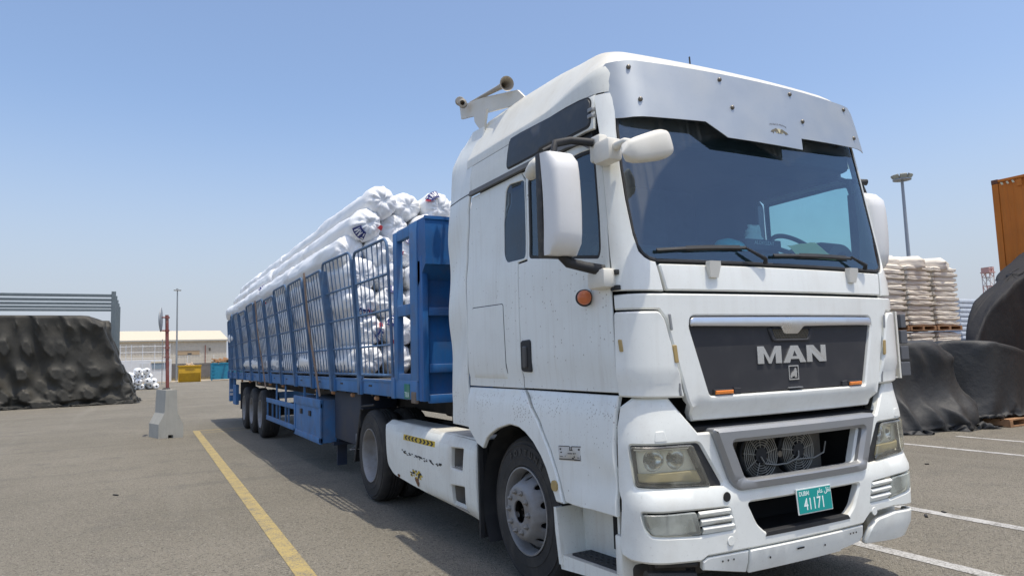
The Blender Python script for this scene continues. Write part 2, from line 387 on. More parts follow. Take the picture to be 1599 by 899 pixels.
RT = [(0, 0, 3.20, 3.20), (0, .010, 3.262, 3.33), (.006, .022, 3.278, 3.40), (.022, .032, 3.305, 3.43), (.085, .06, 3.43, 3.465), (.155, .11, 3.56, 3.505), (.195, .17, 3.62, 3.535), (.225, .25, 3.65, 3.57), (.285, .40, 3.675, 3.61), (.45, .65, 3.70, 3.655), (.8, .95, 3.72, 3.70), (1.16, 1.35, 3.73, 3.72)]
rings = [ring(*q) for q in RT]; n = len(rings[0]); mb = MB()
mb.v = [p for g in rings for p in g]
for i in range(len(rings)-1):
    for k in range(n-1): mb.f.append((i*n+k, i*n+k+1, (i+1)*n+k+1, (i+1)*n+k))
mb.f.append(tuple((len(rings)-1)*n+k for k in range(n)))
mb.f.append(tuple([i*n for i in range(len(rings))]+[i*n+n-1 for i in range(len(rings)-1, -1, -1)]))
roof = mb.build('roof', PAINTR, T, 45)
MB().tube([(-.084, -.75, 3.60), (-.082, -.74, 3.765)], .006, 6).build('aerial', BLACK, T)
# ---- side walls
for s, fn in SIDES:
    fc = crease(fn, s)
    up = [(.685, 2.975), (-1.075, 2.975), (-1.07, 3.20), (.70, 3.20)]
    plate('upper_side_panel', up, fn, PAINTR, T, thick=.02)
    uw = rnd([(.045, 3.008), (.03, 3.245), (-.90, 3.198), (-1.0, 3.185), (-1.028, 3.155), (-1.035, 3.0)], .04)
    w = plate('upper_side_window', uw, fn, mat('dusty_dark_pane', (.030, .033, .037), .25, dirt=.8, dirtcol=(.085, .085, .08), dscale=9), T, off=.006, thick=.01, bev=.003)
    plate('window_rubber', inset(uw[::-1] if area(uw) < 0 else uw, -.012), fn, BLACK, w, holes=[uw], off=.003, thick=.006, bev=.001)
    mb = MB()
    for z0 in (3.10, 3.06): p = Vector(fn(-1.05, z0)); mb.box((p.x-.014, p.y-.02, z0-.012), (p.x+.014, p.y+.03, z0+.012), .004)
    mb.build('window_latch', SILVER, w, 30)
    # drip rail
    mb = MB()
    pr = [(.69, 2.957), (.3, 2.955), (-.3, 2.952), (-.8, 2.945), (-.95, 2.925), (-1.045, 2.87)]
    for (a, b), (c, d) in zip(pr, pr[1:]):
        A = Vector(fn(a, b)); Bq = Vector(fn(c, d)); o1 = Vector((s*.022, 0, 0)); h = Vector((0, 0, .019))
        mb.add([A-o1*.6-h, A+o1-h, A+o1*.6+h, A-o1*.6+h, Bq-o1*.6-h, Bq+o1-h, Bq+o1*.6+h, Bq-o1*.6+h], [(0, 1, 2, 3), (4, 7, 6, 5), (0, 4, 5, 1), (1, 5, 6, 2), (2, 6, 7, 3), (3, 7, 4, 0)])
    mb.build('drip_rail', mat('grey_rubber', (.10, .105, .11), .7, dirt=.4, dirtcol=(.2, .19, .17)), T, 60)
    rear = [(.80, 1.385), (.785, 1.9), (.80, 2.25), (.775, 2.4), (.765, 2.55), (.735, 2.7), (.728, 2.8), (.69, 2.93), (-.155, 2.93), (-.20, 2.86), (-.215, 2.29), (-.085, 2.283), (-.10, 1.385)]
    quarter = rnd([(.035, 2.885), (-.198, 2.865), (-.198, 2.30), (.09, 2.305), (.135, 2.37), (.13, 2.6), (.085, 2.85)], .04)
    hatch = rnd([(.71, 1.45), (.125, 1.45), (.15, 2.0), (.68, 2.008)], .02)
    rp = plate('side_panel', [p for p in rear], fc, PAINT, T, holes=[inset(quarter if area(quarter) > 0 else quarter[::-1], .0)], st=.07)
    plate('quarter_window', inset(quarter if area(quarter) > 0 else quarter[::-1], -.006), fc, GDARK, T, off=-.008, thick=.006, bev=.001)
    plate('hatch_gap', inset(hatch if area(hatch) > 0 else hatch[::-1], -.006), fc, DARK, rp, off=.0012, thick=.003, bev=.0005)
    plate('hatch', hatch, fc, PAINT, rp, off=.006, thick=.008, bev=.004)
    door = [(-1.112, 2.885), (-1.15, 2.6), (-1.163, 2.445), (-1.19, 2.06), (-1.204, 1.654), (-1.21, 1.388), (-.115, 1.388), (-.10, 1.866), (-.095, 2.27), (-.225, 2.275), (-.215, 2.87), (-.16, 2.925), (-.94, 2.92), (-1.05, 2.90)]
    dw = rnd([(-.245, 2.86), (-.92, 2.865), (-1.045, 2.855), (-1.07, 2.75), (-1.108, 2.22), (-1.085, 2.172), (-.245, 2.29)], .035)
    d = plate('door', door, fc, PAINT, T, holes=[dw], st=.07)
    plate('door_window', inset(dw if area(dw) > 0 else dw[::-1], -.008), fc, GSIDE, d, off=-.012, thick=.006, bev=.001)
    plate('window_seal', inset(dw if area(dw) > 0 else dw[::-1], -.002), fc, BLACK, d, holes=[inset(dw if area(dw) > 0 else dw[::-1], .022)], off=-.004, thick=.012, bev=.002)
    hd = rnd([(-.115, 1.505), (-.255, 1.50), (-.255, 1.71), (-.24, 1.725), (-.115, 1.72)], .025)
    h = plate('door_handle', hd, fc, BLACK, d, off=.012, thick=.014, bev=.008)
    plate('grip', rnd([(-.16, 1.53), (-.215, 1.53), (-.215, 1.68), (-.16, 1.68)], .015), fc, mat('handle_grip', (.06, .06, .062), .4), d, off=.026, thick=.02, bev=.008)
    # rear wing behind the seam, slightly buckled
    def wing(y, z, fn=fn, s=s):
        p = fn(y, min(z, 3.56)); b = .012*math.sin(z*9+y*5)*smooth01((y-.7)/.3)+.03*smooth01((z-3.2)/.3)
        return (p[0]-s*b-s*.014*smooth01((1.53-z)/.06)*0, y, z)
    wp = [(.715, 3.56), (.70, 3.2), (.705, 2.97), (.745, 2.82), (.75, 2.70), (.782, 2.55), (.79, 2.4), (.815, 2.25), (.80, 1.9), (.815, 1.39), (.76, 1.05), (1.125, 1.055), (1.11, 1.2), (1.115, 1.39), (1.14, 1.55), (1.15, 1.9), (1.16, 2.3), (1.155, 2.6), (1.14, 2.8), (1.135, 3.1), (1.14, 3.3), (1.12, 3.46), (.90, 3.57)]
    wg = plate('rear_wing', wp, wing, PAINT, T, thick=.02, bev=.006, st=.06)
    plate('wing_joint', [(.71, 2.968), (1.135, 2.95), (1.135, 2.942), (.71, 2.96)], wing, DARK, wg, off=.002, thick=.003, bev=.0005)
    # lower panels round the wheel arch
    def low(y, z, fn=fn, s=s):
        p = fn(y, z); d = .03*smooth01((1.37-z)/.12)-.012
        if y < -.6: d += -.014*smooth01((1.055+.11*(y+.45)-z)/.02)*smooth01((-.89-y)/.05)+.010*smooth01((.835+.04*(y+.7)-z)/.02)*smooth01((-.70-y)/.05)
        return (p[0]+s*d, p[1], p[2])
    plate('lower_rear_panel', [(.80, 1.372), (.01, 1.376), (.025, 1.128), (.069, 1.125), (.239, 1.085), (.36, 1.035), (.427, .998), (.47, .95), (.499, .915), (.60, .94), (.748, 1.04), (.80, 1.30)], low, PAINT, T, thick=.03, bev=.006, st=.05)
    def lip(y, z, fn=fn, s=s):
        p = low(y, z); return (p[0]+s*.012, p[1], p[2])
    ar = plate('wheel_arch_trim', [(0, 1.376), (-.12, 1.376), (-.2, 1.31), (-.36, 1.175), (-.50, 1.01), (-.59, .86), (-.655, .69), (-.575, .69), (-.51, .80), (-.462, .883), (-.40, .955), (-.306, 1.033), (-.2, 1.09), (-.104, 1.12), (.015, 1.128)], lip, PAINT, T, thick=.05, bev=.008, st=.04)
    p = lip(-.575, .79); MB().lathe([(0, 0.0001), (0, .034), (-.012, .034)], (p[0]+s*.012, p[1], p[2]), (s, 0, 0), 20).build('side_reflector', AMBERD, ar)
    lf = plate('lower_door_panel', [(-.145, 1.376), (-1.205, 1.372), (-1.195, 1.29), (-1.188, 1.1), (-1.188, .835), (-1.185, .705), (-.67, .70), (-.615, .83), (-.52, 1.0), (-.38, 1.175), (-.21, 1.325)], low, PAINT, T, thick=.03, bev=.006, st=.05)
    if s < 0:
        st = plate('worn_sticker', [(-.62, .955), (-.865, .972), (-.858, 1.062), (-.605, 1.04)], low, mat('sticker_white', (.62, .62, .60), .5, dirt=.5), lf, off=.0015, thick=.002, bev=.0003)
        mb = MB(); rq = random.Random(3)
        def q(u, v): return (-.612-.25*u-.006*v, .958+.02*u+.085*v)
        strokes = [(.02, 0, .72, .06), (.72, -.02, .98, .05), (.6, .93, 1.0, .99), (.0, .95, .5, 1.0), (.985, .0, 1.0, .35), (.5, .7, .54, .95), (.58, .7, .61, .95), (.5, .66, .64, .71), (.05, .7, .12, .82), (.08, .48, .16, .56), (.06, .2, .2, .24), (.42, .42, .62, .48), (.66, .42, .72, .5), (.74, .44, .78, .5), (.62, .08, .7, .16), (.70, .18, .74, .28), (.85, .16, .95, .2), (.88, .7, .96, .82), (.3, .2, .32, .3)]
        for a, b_, c, e in strokes:
            vs = [Vector(low(*q(u, v)))+Vector((-.003, 0, 0)) for u, v in ((a, b_), (c, b_), (c, e), (a, e))]; mb.add(vs, [(0, 1, 2, 3)])
        mb.build('sticker_print', mat('ink_black', (.02, .02, .02), .6), lf)
    # arch liner and flap
    mb = MB(); prof = [(-.62, .60)]+[(.0+.66*math.cos(a), .50+.66*math.sin(a)) for a in np.linspace(R(172), R(-8), 24)][::1]
    prof = [(.0+(.535 if math.cos(a) < 0 else .64)*math.cos(a), .52+.62*math.sin(a)) for a in np.linspace(R(200), R(-32), 30)]
    for x in (1.19, .80): mb.v += [(s*x, y, z) for y, z in prof]
    N = len(prof)
    for i in range(N-1): mb.f.append((i, i+1, N+i+1, N+i))
    mb.add([(s*.80, y, z) for y, z in prof], [tuple(range(N))])
    mb.build('arch_liner', BLACK, T, 40)
    # hanging rubber flap behind the wheel
    mb = MB()
    for k in range(7):
        x = 1.19-.04*k*1.2; mb.box((s*x-.02, .66+.008*(k % 2), .20), (s*x+.02, .685+.008*(k % 2), .95))
    mb.build('mud_flap', BLACK, T)
    # entry steps
    def b_(lo, hi): return ((min(s*lo[0], s*hi[0]), lo[1], lo[2]), (max(s*lo[0], s*hi[0]), hi[1], hi[2]))
    stp = MB().box(*b_((1.02, -1.15, .36), (1.05, -.55, .82)), .008); stp.box(*b_((1.0, -1.15, .36), (1.20, -1.13, .72)))
    stp.prism([(-1.16, .33), (-.56, .27), (-.54, .33), (-.56, .36), (-1.16, .385)], .33, lambda y, z, w: (s*(.90+w), y, z))
    stp.prism([(-.585, .30), (-.55, .30), (-.515, .50), (-.505, .645), (-.535, .645), (-.56, .50)], .34, lambda y, z, w: (s*(.90+w), y, z))
    stp.box(*b_((.90, -1.19, .27), (1.225, -1.13, .60)), .012)
    sp = stp.build('entry_step', SKIRTW, T, 35)
    tr = MB().prism([(-1.12, .384), (-.63, .362), (-.63, .376), (-1.12, .398)], .24, lambda y, z, w: (s*(.95+w), y, z)).build('step_tread', BLACK, sp)
    mb = MB()
    for i in range(8):
        for j in range(5):
            y = -1.08+i*.058; x = .98+j*.045; z = .398-(y+1.12)*.045; mb.lathe([(0, .0001), (0, .013), (.004, .010)], (s*x, y, z), (0, 0, 1), 8)
    mb.build('tread_stud', mat('stud_rubber', (.05, .05, .05), .6), sp)['kind'] = 'stuff'
    MB().box(*b_((1.051, -1.12, .44), (1.056, -1.03, .60)), .001).build('step_opening_shade', DARK, sp)  # flat near-black panel paints the shade inside the opening
    # amber repeater lamp
    p = fc(-.985, 1.955)
    il = MB().lathe([(0, .0001), (.012, .025), (.0, .049), (-.03, .053), (-.03, .0001)], (p[0]+s*.045, -.975, 1.95), (s*.82, -.55, 0), 24).build('side_indicator', BLACK, T, 40)
    MB().lathe([(.046, .0001), (.042, .018), (.027, .035), (.011, .043), (0, .044)], (p[0]+s*.040, -.985, 1.95), (s*.82, -.55, 0), 24).build('indicator_lens', mat('indicator_amber', (.62, .17, .06), .3, var=.2), il, 60)

# ---- A-pillars, cowl, hood, corner panels
AP = [(-1.285, 2.93), (-1.322, 2.445), (-1.362, 2.06), (-1.37, 1.968), (-.985, 1.958), (-1.015, 2.128), (-1.05, 2.135), (-1.085, 2.155), (-1.119, 2.19), (-1.142, 2.292), (-1.157, 2.507), (-1.157, 2.707), (-1.141, 2.953), (-1.11, 3.17), (-1.10, 3.195), (-1.29, 3.195)]
for s in (-1, 1):
    pl = plate('a_pillar', AP if s < 0 else mir(AP), front, PAINTF, T, thick=.03, bev=.006, st=.06)
    CP = rnd([(-1.355, 1.845), (-1.03, 1.842), (-.995, 1.795), (-.935, 1.57), (-.872, 1.352), (-1.365, 1.368)], .02)
    def cpf(x, z):
        d = .014-.018*smooth01((1.47-z)/.05); return tuple(fpt(x, z, d))
    if s > 0: CP = [(max(-1.27, u), w) for u, w in CP]
    c = plate('corner_panel', CP if s < 0 else mir(CP), cpf, PAINTF, T, thick=.04, bev=.010, st=.05)
    for (x, z, h, m) in ((-1.30 if s < 0 else -1.235, 1.655, .055, AMBERD), (-.958, 1.78, .075, SILVER), (-.935, 1.60, .08, AMBERD), (-.905, 1.40, .06, SILVER)):
        e = .014 if m is AMBERD else .008
        q = rnd([(x-e, z-h/1.6), (x+e, z-h/1.6), (x+e-.01, z+h/1.6), (x-e-.01, z+h/1.6)], .008)
        plate('marker_lamp' if m is AMBERD else 'corner_vent', q if s < 0 else mir(q), cpf, m, c, off=.006, thick=.008, bev=.003, st=.03)
    # mirror hinge bracket seen on the pillar
    mb = MB()
    for z0 in (2.075, 1.985): p = front(-1.335 if s < 0 else 1.335, z0); mb.box((p[0]-.012, p[1]-.035, z0-.014), (p[0]+.012, p[1]+.035, z0+.014), .004)
    p = front(s*1.345, 2.03); mb.tube([(p[0]+s*.008, p[1], 1.97), (p[0]+s*.008, p[1], 2.09)], .011, 8)
    mb.build('door_hinge', BLACK, T, 35)
# louvres behind the far corner panel
mb = MB()
for k in range(4): mb.box((1.345+.012*k, -1.25, 1.385+k*.118), (1.455-.004*k, -1.13, 1.385+k*.118+.10), .006)
mb.build('air_louvre', mat('louvre_grey', (.10, .105, .115), .6), T)
mb = MB()
for k in range(5): mb.box((1.18, -1.23, 1.372+k*.118), (1.35, -1.08, 1.382+k*.118))
mb.box((1.325, -1.245, 1.37), (1.345, -1.20, 1.86)); mb.box((1.18, -1.20, 1.37), (1.275, -1.08, 1.86))
mb.build('louvre_frame', PLASW, T)
CW = rnd(sym([(-.965, 1.962), (-.997, 2.118), (-.70, 2.118), (-.3, 2.118)]), .015)
cw = plate('cowl_panel', CW, front, PAINTF, T, thick=.03, bev=.008, st=.07)
for x in (-.63, .63):
    p = front(x, 2.10); mb = MB(); mb.prism([(-.045, .0), (-.030, -.075), (.030, -.075), (.045, .0), (.04, .022), (-.04, .022)], -.035, lambda u, v, w, p=p, x=x: (x+u, p[1]+w*(1+v*4)-.002, 2.115+v))
    mb.build('washer_cap', PLASW, T, 30)
HOODL = [(-.80, 1.208), (-.858, 1.334), (-.922, 1.571), (-.983, 1.80), (-1.025, 1.852), (-1.36, 1.858), (-1.365, 1.945)]
HOOD = HOODL+mir(HOODL)
GR = rnd([(-.70, 1.352), (-.822, 1.75), (-.812, 1.803), (-.79, 1.815), (.79, 1.815), (.812, 1.803), (.822, 1.75), (.70, 1.352)], .02)
def hoodf(x, z): return tuple(fpt(x, z, -.035*smooth01((1.295-z)/.02*.5)-.25*max(0, 1.285-z)))
hd = plate('hood_panel', HOOD, hoodf, PAINTF, T, holes=[GR], thick=.05, bev=.010, st=.06)
# grille insert
g = plate('grille', inset(GR if area(GR) > 0 else GR[::-1], .004), front, GRILLE, T, off=-.022, thick=.02, bev=.004, st=.08)
chb = rnd([(-.815, 1.752), (-.812, 1.800), (-.79, 1.811), (.79, 1.811), (.812, 1.800), (.815, 1.752), (.10, 1.745), (.06, 1.698), (-.06, 1.698), (-.10, 1.745)], .012)
def chf(x, z): return tuple(fpt(x, z, .012-abs(z-1.775)*.35))
plate('chrome_bar', chb, chf, CHROME, g, thick=.03, bev=.006, st=.05)
plate('vent_frame', rnd([(-.21, 1.74), (-.17, 1.655), (.17, 1.655), (.21, 1.74)], .02), front, GRILLE, g, holes=[rnd([(-.175, 1.74), (-.145, 1.672), (.145, 1.672), (.175, 1.74)], .015)], off=-.010, thick=.02, bev=.006)
mb = MB()
for i in range(24):
    x0 = -.16+i*.0139
    for sg in (-1, 1): mb.tube([fpt(x0-sg*.017, 1.672, -.018), fpt(x0+sg*.017, 1.738, -.018)], .0022, 4)
mb.build('vent_mesh', mat('mesh_brass', (.16, .14, .10), .5, metal=.5), g)
def bigletter(name, polys, x0):
    mb = MB()
    for pl_ in polys: mb.prism([(u*1, v) for u, v in pl_], .009, lambda u, v, w: fpt(x0+u, 1.523+v, -.0225+w))
    return mb.build(name, LETTER, g, 30)
bigletter('letter', [[(0, 0), (.052, 0), (.052, .066), (.092, 0), (.112, 0), (.152, .066), (.152, 0), (.204, 0), (.204, .106), (.150, .106), (.102, .030), (.054, .106), (0, .106)]], -.307)
bigletter('letter', [[(0, 0), (.056, 0), (.066, .022), (.140, .022), (.150, 0), (.206, 0), (.136, .106), (.070, .106)]], -.088)
MB().prism([(.083, .040), (.123, .040), (.103, .074)], .0095, lambda u, v, w: fpt(-.088+u, 1.523+v, -.0225+w)).build('letter_counter', GRILLE, g)
bigletter('letter', [[(0, 0), (.05, 0), (.05, .056), (.118, 0), (.188, 0), (.188, .106), (.138, .106), (.138, .048), (.066, .106), (0, .106)]], .128)
# emblem: framed beast
mb = MB(); a = .045; b2 = .038
for q in ([(-a, -a), (a, -a), (a, -b2), (-a, -b2)], [(-a, b2), (a, b2), (a, a), (-a, a)], [(-a, -b2), (-b2, -b2), (-b2, b2), (-a, b2)], [(b2, -b2), (a, -b2), (a, b2), (b2, b2)]):
    mb.prism(q, .006, lambda u, v, w: fpt(u, 1.461+v, -.0225+w))
lion = [(-.034, -.033), (-.020, -.033), (-.016, -.024), (.006, -.022), (.008, -.033), (.014, -.033), (.016, -.022), (.022, -.033), (.027, -.033), (.026, -.010), (.030, .004), (.024, .014), (.026, .022), (.016, .030), (.010, .026), (.004, .014), (-.010, .004), (-.022, -.004), (-.030, -.020)]
mb.prism(lion, .006, lambda u, v, w: fpt(u, 1.461+v, -.0225+w))
mb.build('emblem', LETTER, g, 30)
for s in (-1, 1):
    q = [(s*.52, 1.352), (s*.665, 1.352), (s*.665, 1.386), (s*.52, 1.386)]
    q = q if s > 0 else q[::-1]
    lm = plate('marker_lamp', q, front, BLACK, g, off=-.006, thick=.02, bev=.003)
    plate('amber_lens', inset(q if area(q) > 0 else q[::-1], .006), front, AMBER, g, off=.004, thick=.012, bev=.005)
    q2 = [(s*.46, 1.352), (s*.515, 1.352), (s*.515, 1.392), (s*.46, 1.388)]; plate('lamp_bracket', q2 if s > 0 else q2[::-1], front, GRILLE, g, off=-.008, thick=.02, bev=.003)
mb = MB(); mb.prism([(-.06, .004), (.06, .004), (.055, .011), (-.055, .011)], .02, lambda u, v, w: fpt(.0+u, 1.362+v, -.022+w)); mb.build('grille_handle', SILVER, g)

# ---- bumper with lamp openings
BU = [(-.80, 1.15), (-.975, 1.360), (-1.255, 1.360), (-1.355, 1.31), (-1.385, 1.20), (-1.392, .90), (-1.425, .56), (-1.41, .50), (-1.33, .482), (-.87, .455), (-.865, .46)]
BUMP = [(-.60, 1.15)]+BU[:-1]+[(-.85, .452), (-.80, .475), (.52, .475), (.60, .53), (.87, .535)]+[(1.33, .50), (1.40, .52)]+mir(BU[:7])+[(.60, 1.15)]
HL = rnd([(-1.285, 1.103), (-.80, 1.094), (-.65, .848), (-1.25, .876)], .025)
FG = rnd([(-1.245, .745), (-.64, .724), (-.605, .592), (-.85, .592), (-1.17, .620), (-1.215, .66)], .02)
MIDH = rnd(sym([(-.485, .865), (-.575, 1.09)]), .02)
INT = rnd(sym([(-.36, .545), (-.43, .60), (-.50, .735)]), .03)
def bf(x, z): return tuple(fpt(x, z, -.03*smooth01((z-1.12)/.25)*smooth01((1.38-abs(x))/.2)))
ccw = lambda q: q if area(q) > 0 else q[::-1]
bp = plate('bumper', BUMP, bf, PAINTB, T, holes=[ccw(HL), ccw(mir(HL)), ccw(FG), ccw(mir(FG)), ccw(MIDH), ccw(INT)], thick=.05, bev=.012, st=.05)
SO = rnd([(-.725, 1.168), (.725, 1.168), (.60, .84), (.555, .808), (-.555, .808), (-.60, .84)], .03)
SI = rnd([(-.585, 1.083), (.585, 1.083), (.50, .865), (-.50, .865)], .025)
def sf(x, z): return tuple(fpt(x, z, .045))
plate('silver_frame', ccw(SO), sf, SILVER, T, holes=[ccw(SI)], thick=.10, bev=.022, st=.05)
# lower bumper pieces: straight centre apron and the sagging far corner
plate('bumper_apron', rnd([(-.50, .335), (.30, .335), (.30, .47), (-.50, .47)], .012), front, PAINTB, T, off=.006, thick=.03, bev=.006)
plate('bumper_apron', [(-.83, .40), (-.505, .335), (-.505, .468), (-.80, .468), (-.835, .45)], front, PAINTB, T, off=-.004, thick=.03, bev=.006)
plate('bumper_apron', [(.305, .335), (.50, .36), (.52, .40), (.52, .468), (.305, .468)], front, PAINTB, T, off=-.004, thick=.03, bev=.006)
plate('bumper_corner', rnd([(.56, .33), (.60, .44), (.68, .485), (.90, .50), (1.34, .475), (1.36, .36), (1.20, .30), (.9, .30)], .03), front, PAINTB, T, off=.0, thick=.03, bev=.010, st=.06)
mb = MB()
for x in (-.70, -.66, -.62, .38, .41, .44): p = fpt(x, .435, -.003); mb.lathe([(0, .0001), (0, .006)], p, (0, -1, 0), 8)
p = fpt(-.10, .425, .0075); mb.box((p.x-.03, p.y-.001, .42), (p.x+.03, p.y+.001, .43))
for x in (-.35, .12): p = fpt(x, .41, .0075); mb.lathe([(0, .0001), (0, .007)], p, (0, -1, 0), 8)
mb.build('bolt_hole', DARK, bp)['kind'] = 'stuff'
mb = MB(); mb.box((-1.05, -1.22, .28), (-.80, -1.05, .50), .02); mb.box((-1.16, -1.2, .30), (-.4, -1.1, .44), .03)
mb.tube([(-1.15, -1.30, .40), (-.84, -1.34, .36)], .03, 8); mb.tube([(-1.1, -1.33, .46), (-.84, -1.36, .43)], .018, 8)
for k in range(5): mb.tube([(-.88+.015*k, -1.33, .30), (-.86+.015*k, -1.30, .40), (-.84+.01*k, -1.33, .47)], .006, 5)
mb.build('underbody_duct', mat('duct_black', (.03, .028, .027), .6, dirt=.6, dirtcol=(.12, .1, .08)), T, 40)
# number plate
npl = MB().box((-.128, 0, -.075), (.182, .006, .075), .002, Matrix.Translation((0, -1.475, .695))@Matrix.Rotation(R(-4), 4, 'X')).build('number_plate', mat('plate_white', (.75, .78, .76), .4), T)
PM = Matrix.Translation((.027, -1.4765, .695))@Matrix.Rotation(R(-4), 4, 'X')@Matrix.Rotation(R(90), 4, 'X')
MB().box((-.1475, -.068, 0), (.1475, .068, .0015), 0, PM).build('plate_field', mat('plate_green', (.0, .29, .27), .35), npl)
PW = mat('plate_print', (.78, .86, .84), .4)
text('plate_number', '41171', .098, PW, npl, PM@Matrix.Translation((-.008, -.022, .0018))@Matrix.Diagonal((.78, 1, 1, 1)), .0006, bold=.0005)
text('plate_emirate', 'DUBAI', .036, PW, npl, PM@Matrix.Translation((-.092, .044, .0018))@Matrix.Diagonal((.85, 1, 1, 1)), .0006, bold=.0004)
text('plate_arabic', '\ufee1\ufe8e\ufecb \ufede\ufed8\ufee7', .040, PW, npl, PM@Matrix.Translation((.085, .046, .0018)), .0006, bold=.0004)
# near-black backing boxes put shade behind the panel gaps; condenser fans
mb = MB().box((-1.10, -1.10, .46), (1.10, -.95, 1.96)); mb.box((-1.05, -.95, 1.30), (1.05, .70, 1.42)); mb.box((-.75, -1.12, .30), (.75, -.6, .50))
mb.box((-.9, -1.36, 1.155), (.9, -1.10, 1.175)); mb.box((-.62, -1.38, .775), (.62, -1.10, .795)); mb.box((-.55, -1.38, .50), (.55, -1.10, .525))
for s in (-1, 1): mb.box((s*.60-.01, -1.37, .80), (s*.60+.01, -1.1, 1.15)); mb.box((s*.56-.01, -1.37, .52), (s*.56+.01, -1.1, .78))
mb.build('gap_shade_backing', DARK, T)
MB().box((-.50, -1.17, .80), (.50, -1.12, 1.12), .01).build('condenser', mat('condenser', (.22, .20, .17), .7, dirt=.6, dirtcol=(.2, .17, .13), dscale=7, bump=.5, bscale=120), T)
for x in (-.165, .175):
    fan = MB().lathe([(-.03, .158), (.005, .158), (.012, .152), (.012, .146), (-.03, .144)], (x, -1.225, .952), (0, -1, 0), 40).build('cooling_fan', BLACK, T, 40)
    mb = MB()
    for k in range(1, 7):
        r0 = .05+k*.0155; mb.tube([(x+r0*math.cos(a), -1.255, .952+r0*math.sin(a)) for a in np.linspace(0, 2*math.pi, 37)], .0030, 4, cap=False)
    for k in range(9): a = 2*math.pi*k/9+.2; mb.tube([(x+.045*math.cos(a), -1.254, .952+.045*math.sin(a)), (x+.152*math.cos(a), -1.252, .952+.152*math.sin(a))], .0032, 4)
    mb.build('fan_guard', mat('fan_wire', (.40, .38, .33), .5, metal=.2), fan)
    MB().lathe([(.0, .0001), (.0, .048), (-.02, .05)], (x, -1.257, .952), (0, -1, 0), 24).build('fan_hub', BLACK, fan, 40)
    mb = MB()
    for k in range(7):
        a = 2*math.pi*k/7; mb.add([(x+.045*math.cos(a), -1.235, .952+.045*math.sin(a)), (x+.125*math.cos(a-.1), -1.235, .952+.125*math.sin(a-.1)), (x+.125*math.cos(a+.45), -1.215, .952+.125*math.sin(a+.45)), (x+.045*math.cos(a+.5), -1.215, .952+.045*math.sin(a+.5))], [(0, 1, 2, 3)])
    mb.build('fan_blade', mat('blade', (.035, .035, .035), .5), fan)
MB().tube([(-.18, -1.265, .945), (-.15, -1.27, .90), (-.06, -1.275, .885), (.04, -1.275, .885), (.10, -1.275, .90), (.17, -1.27, .90), (.30, -1.27, .895), (.41, -1.26, .92), (.46, -1.24, .985)], .0055, 6).build('fan_cable', mat('cable_grey', (.35, .34, .31), .6), T, 60)
MB().tube([(.11, -1.275, .90), (.15, -1.275, .92), (.17, -1.26, .95)], .0055, 6).build('fan_cable', MATS['cable_grey'], T, 60)
MB().lathe([(0, .0001), (0, .02), (-.03, .02)], (.005, -1.255, .945), (0, -1, 0), 12).build('fan_bolt', BOLT, T)
p = fpt(-.655, .785, .004); MB().lathe([(0, .0001), (0, .026), (-.004, .028)], p, (0, -1, 0), 16).build('tow_eye_cover', DARK, bp)
p = fpt(.20, .665, -.2); MB().lathe([(.02, .012), (.025, .018), (.02, .026), (0, .028)], (.215, -1.36, .665), (0, -1, 0), 16).build('tow_hook', PLASW, T)
plate('intake_sill', rnd([(-.38, .53), (.38, .53), (.36, .556), (-.36, .556)], .005), front, BLACK, bp, off=.004, thick=.05, bev=.002)
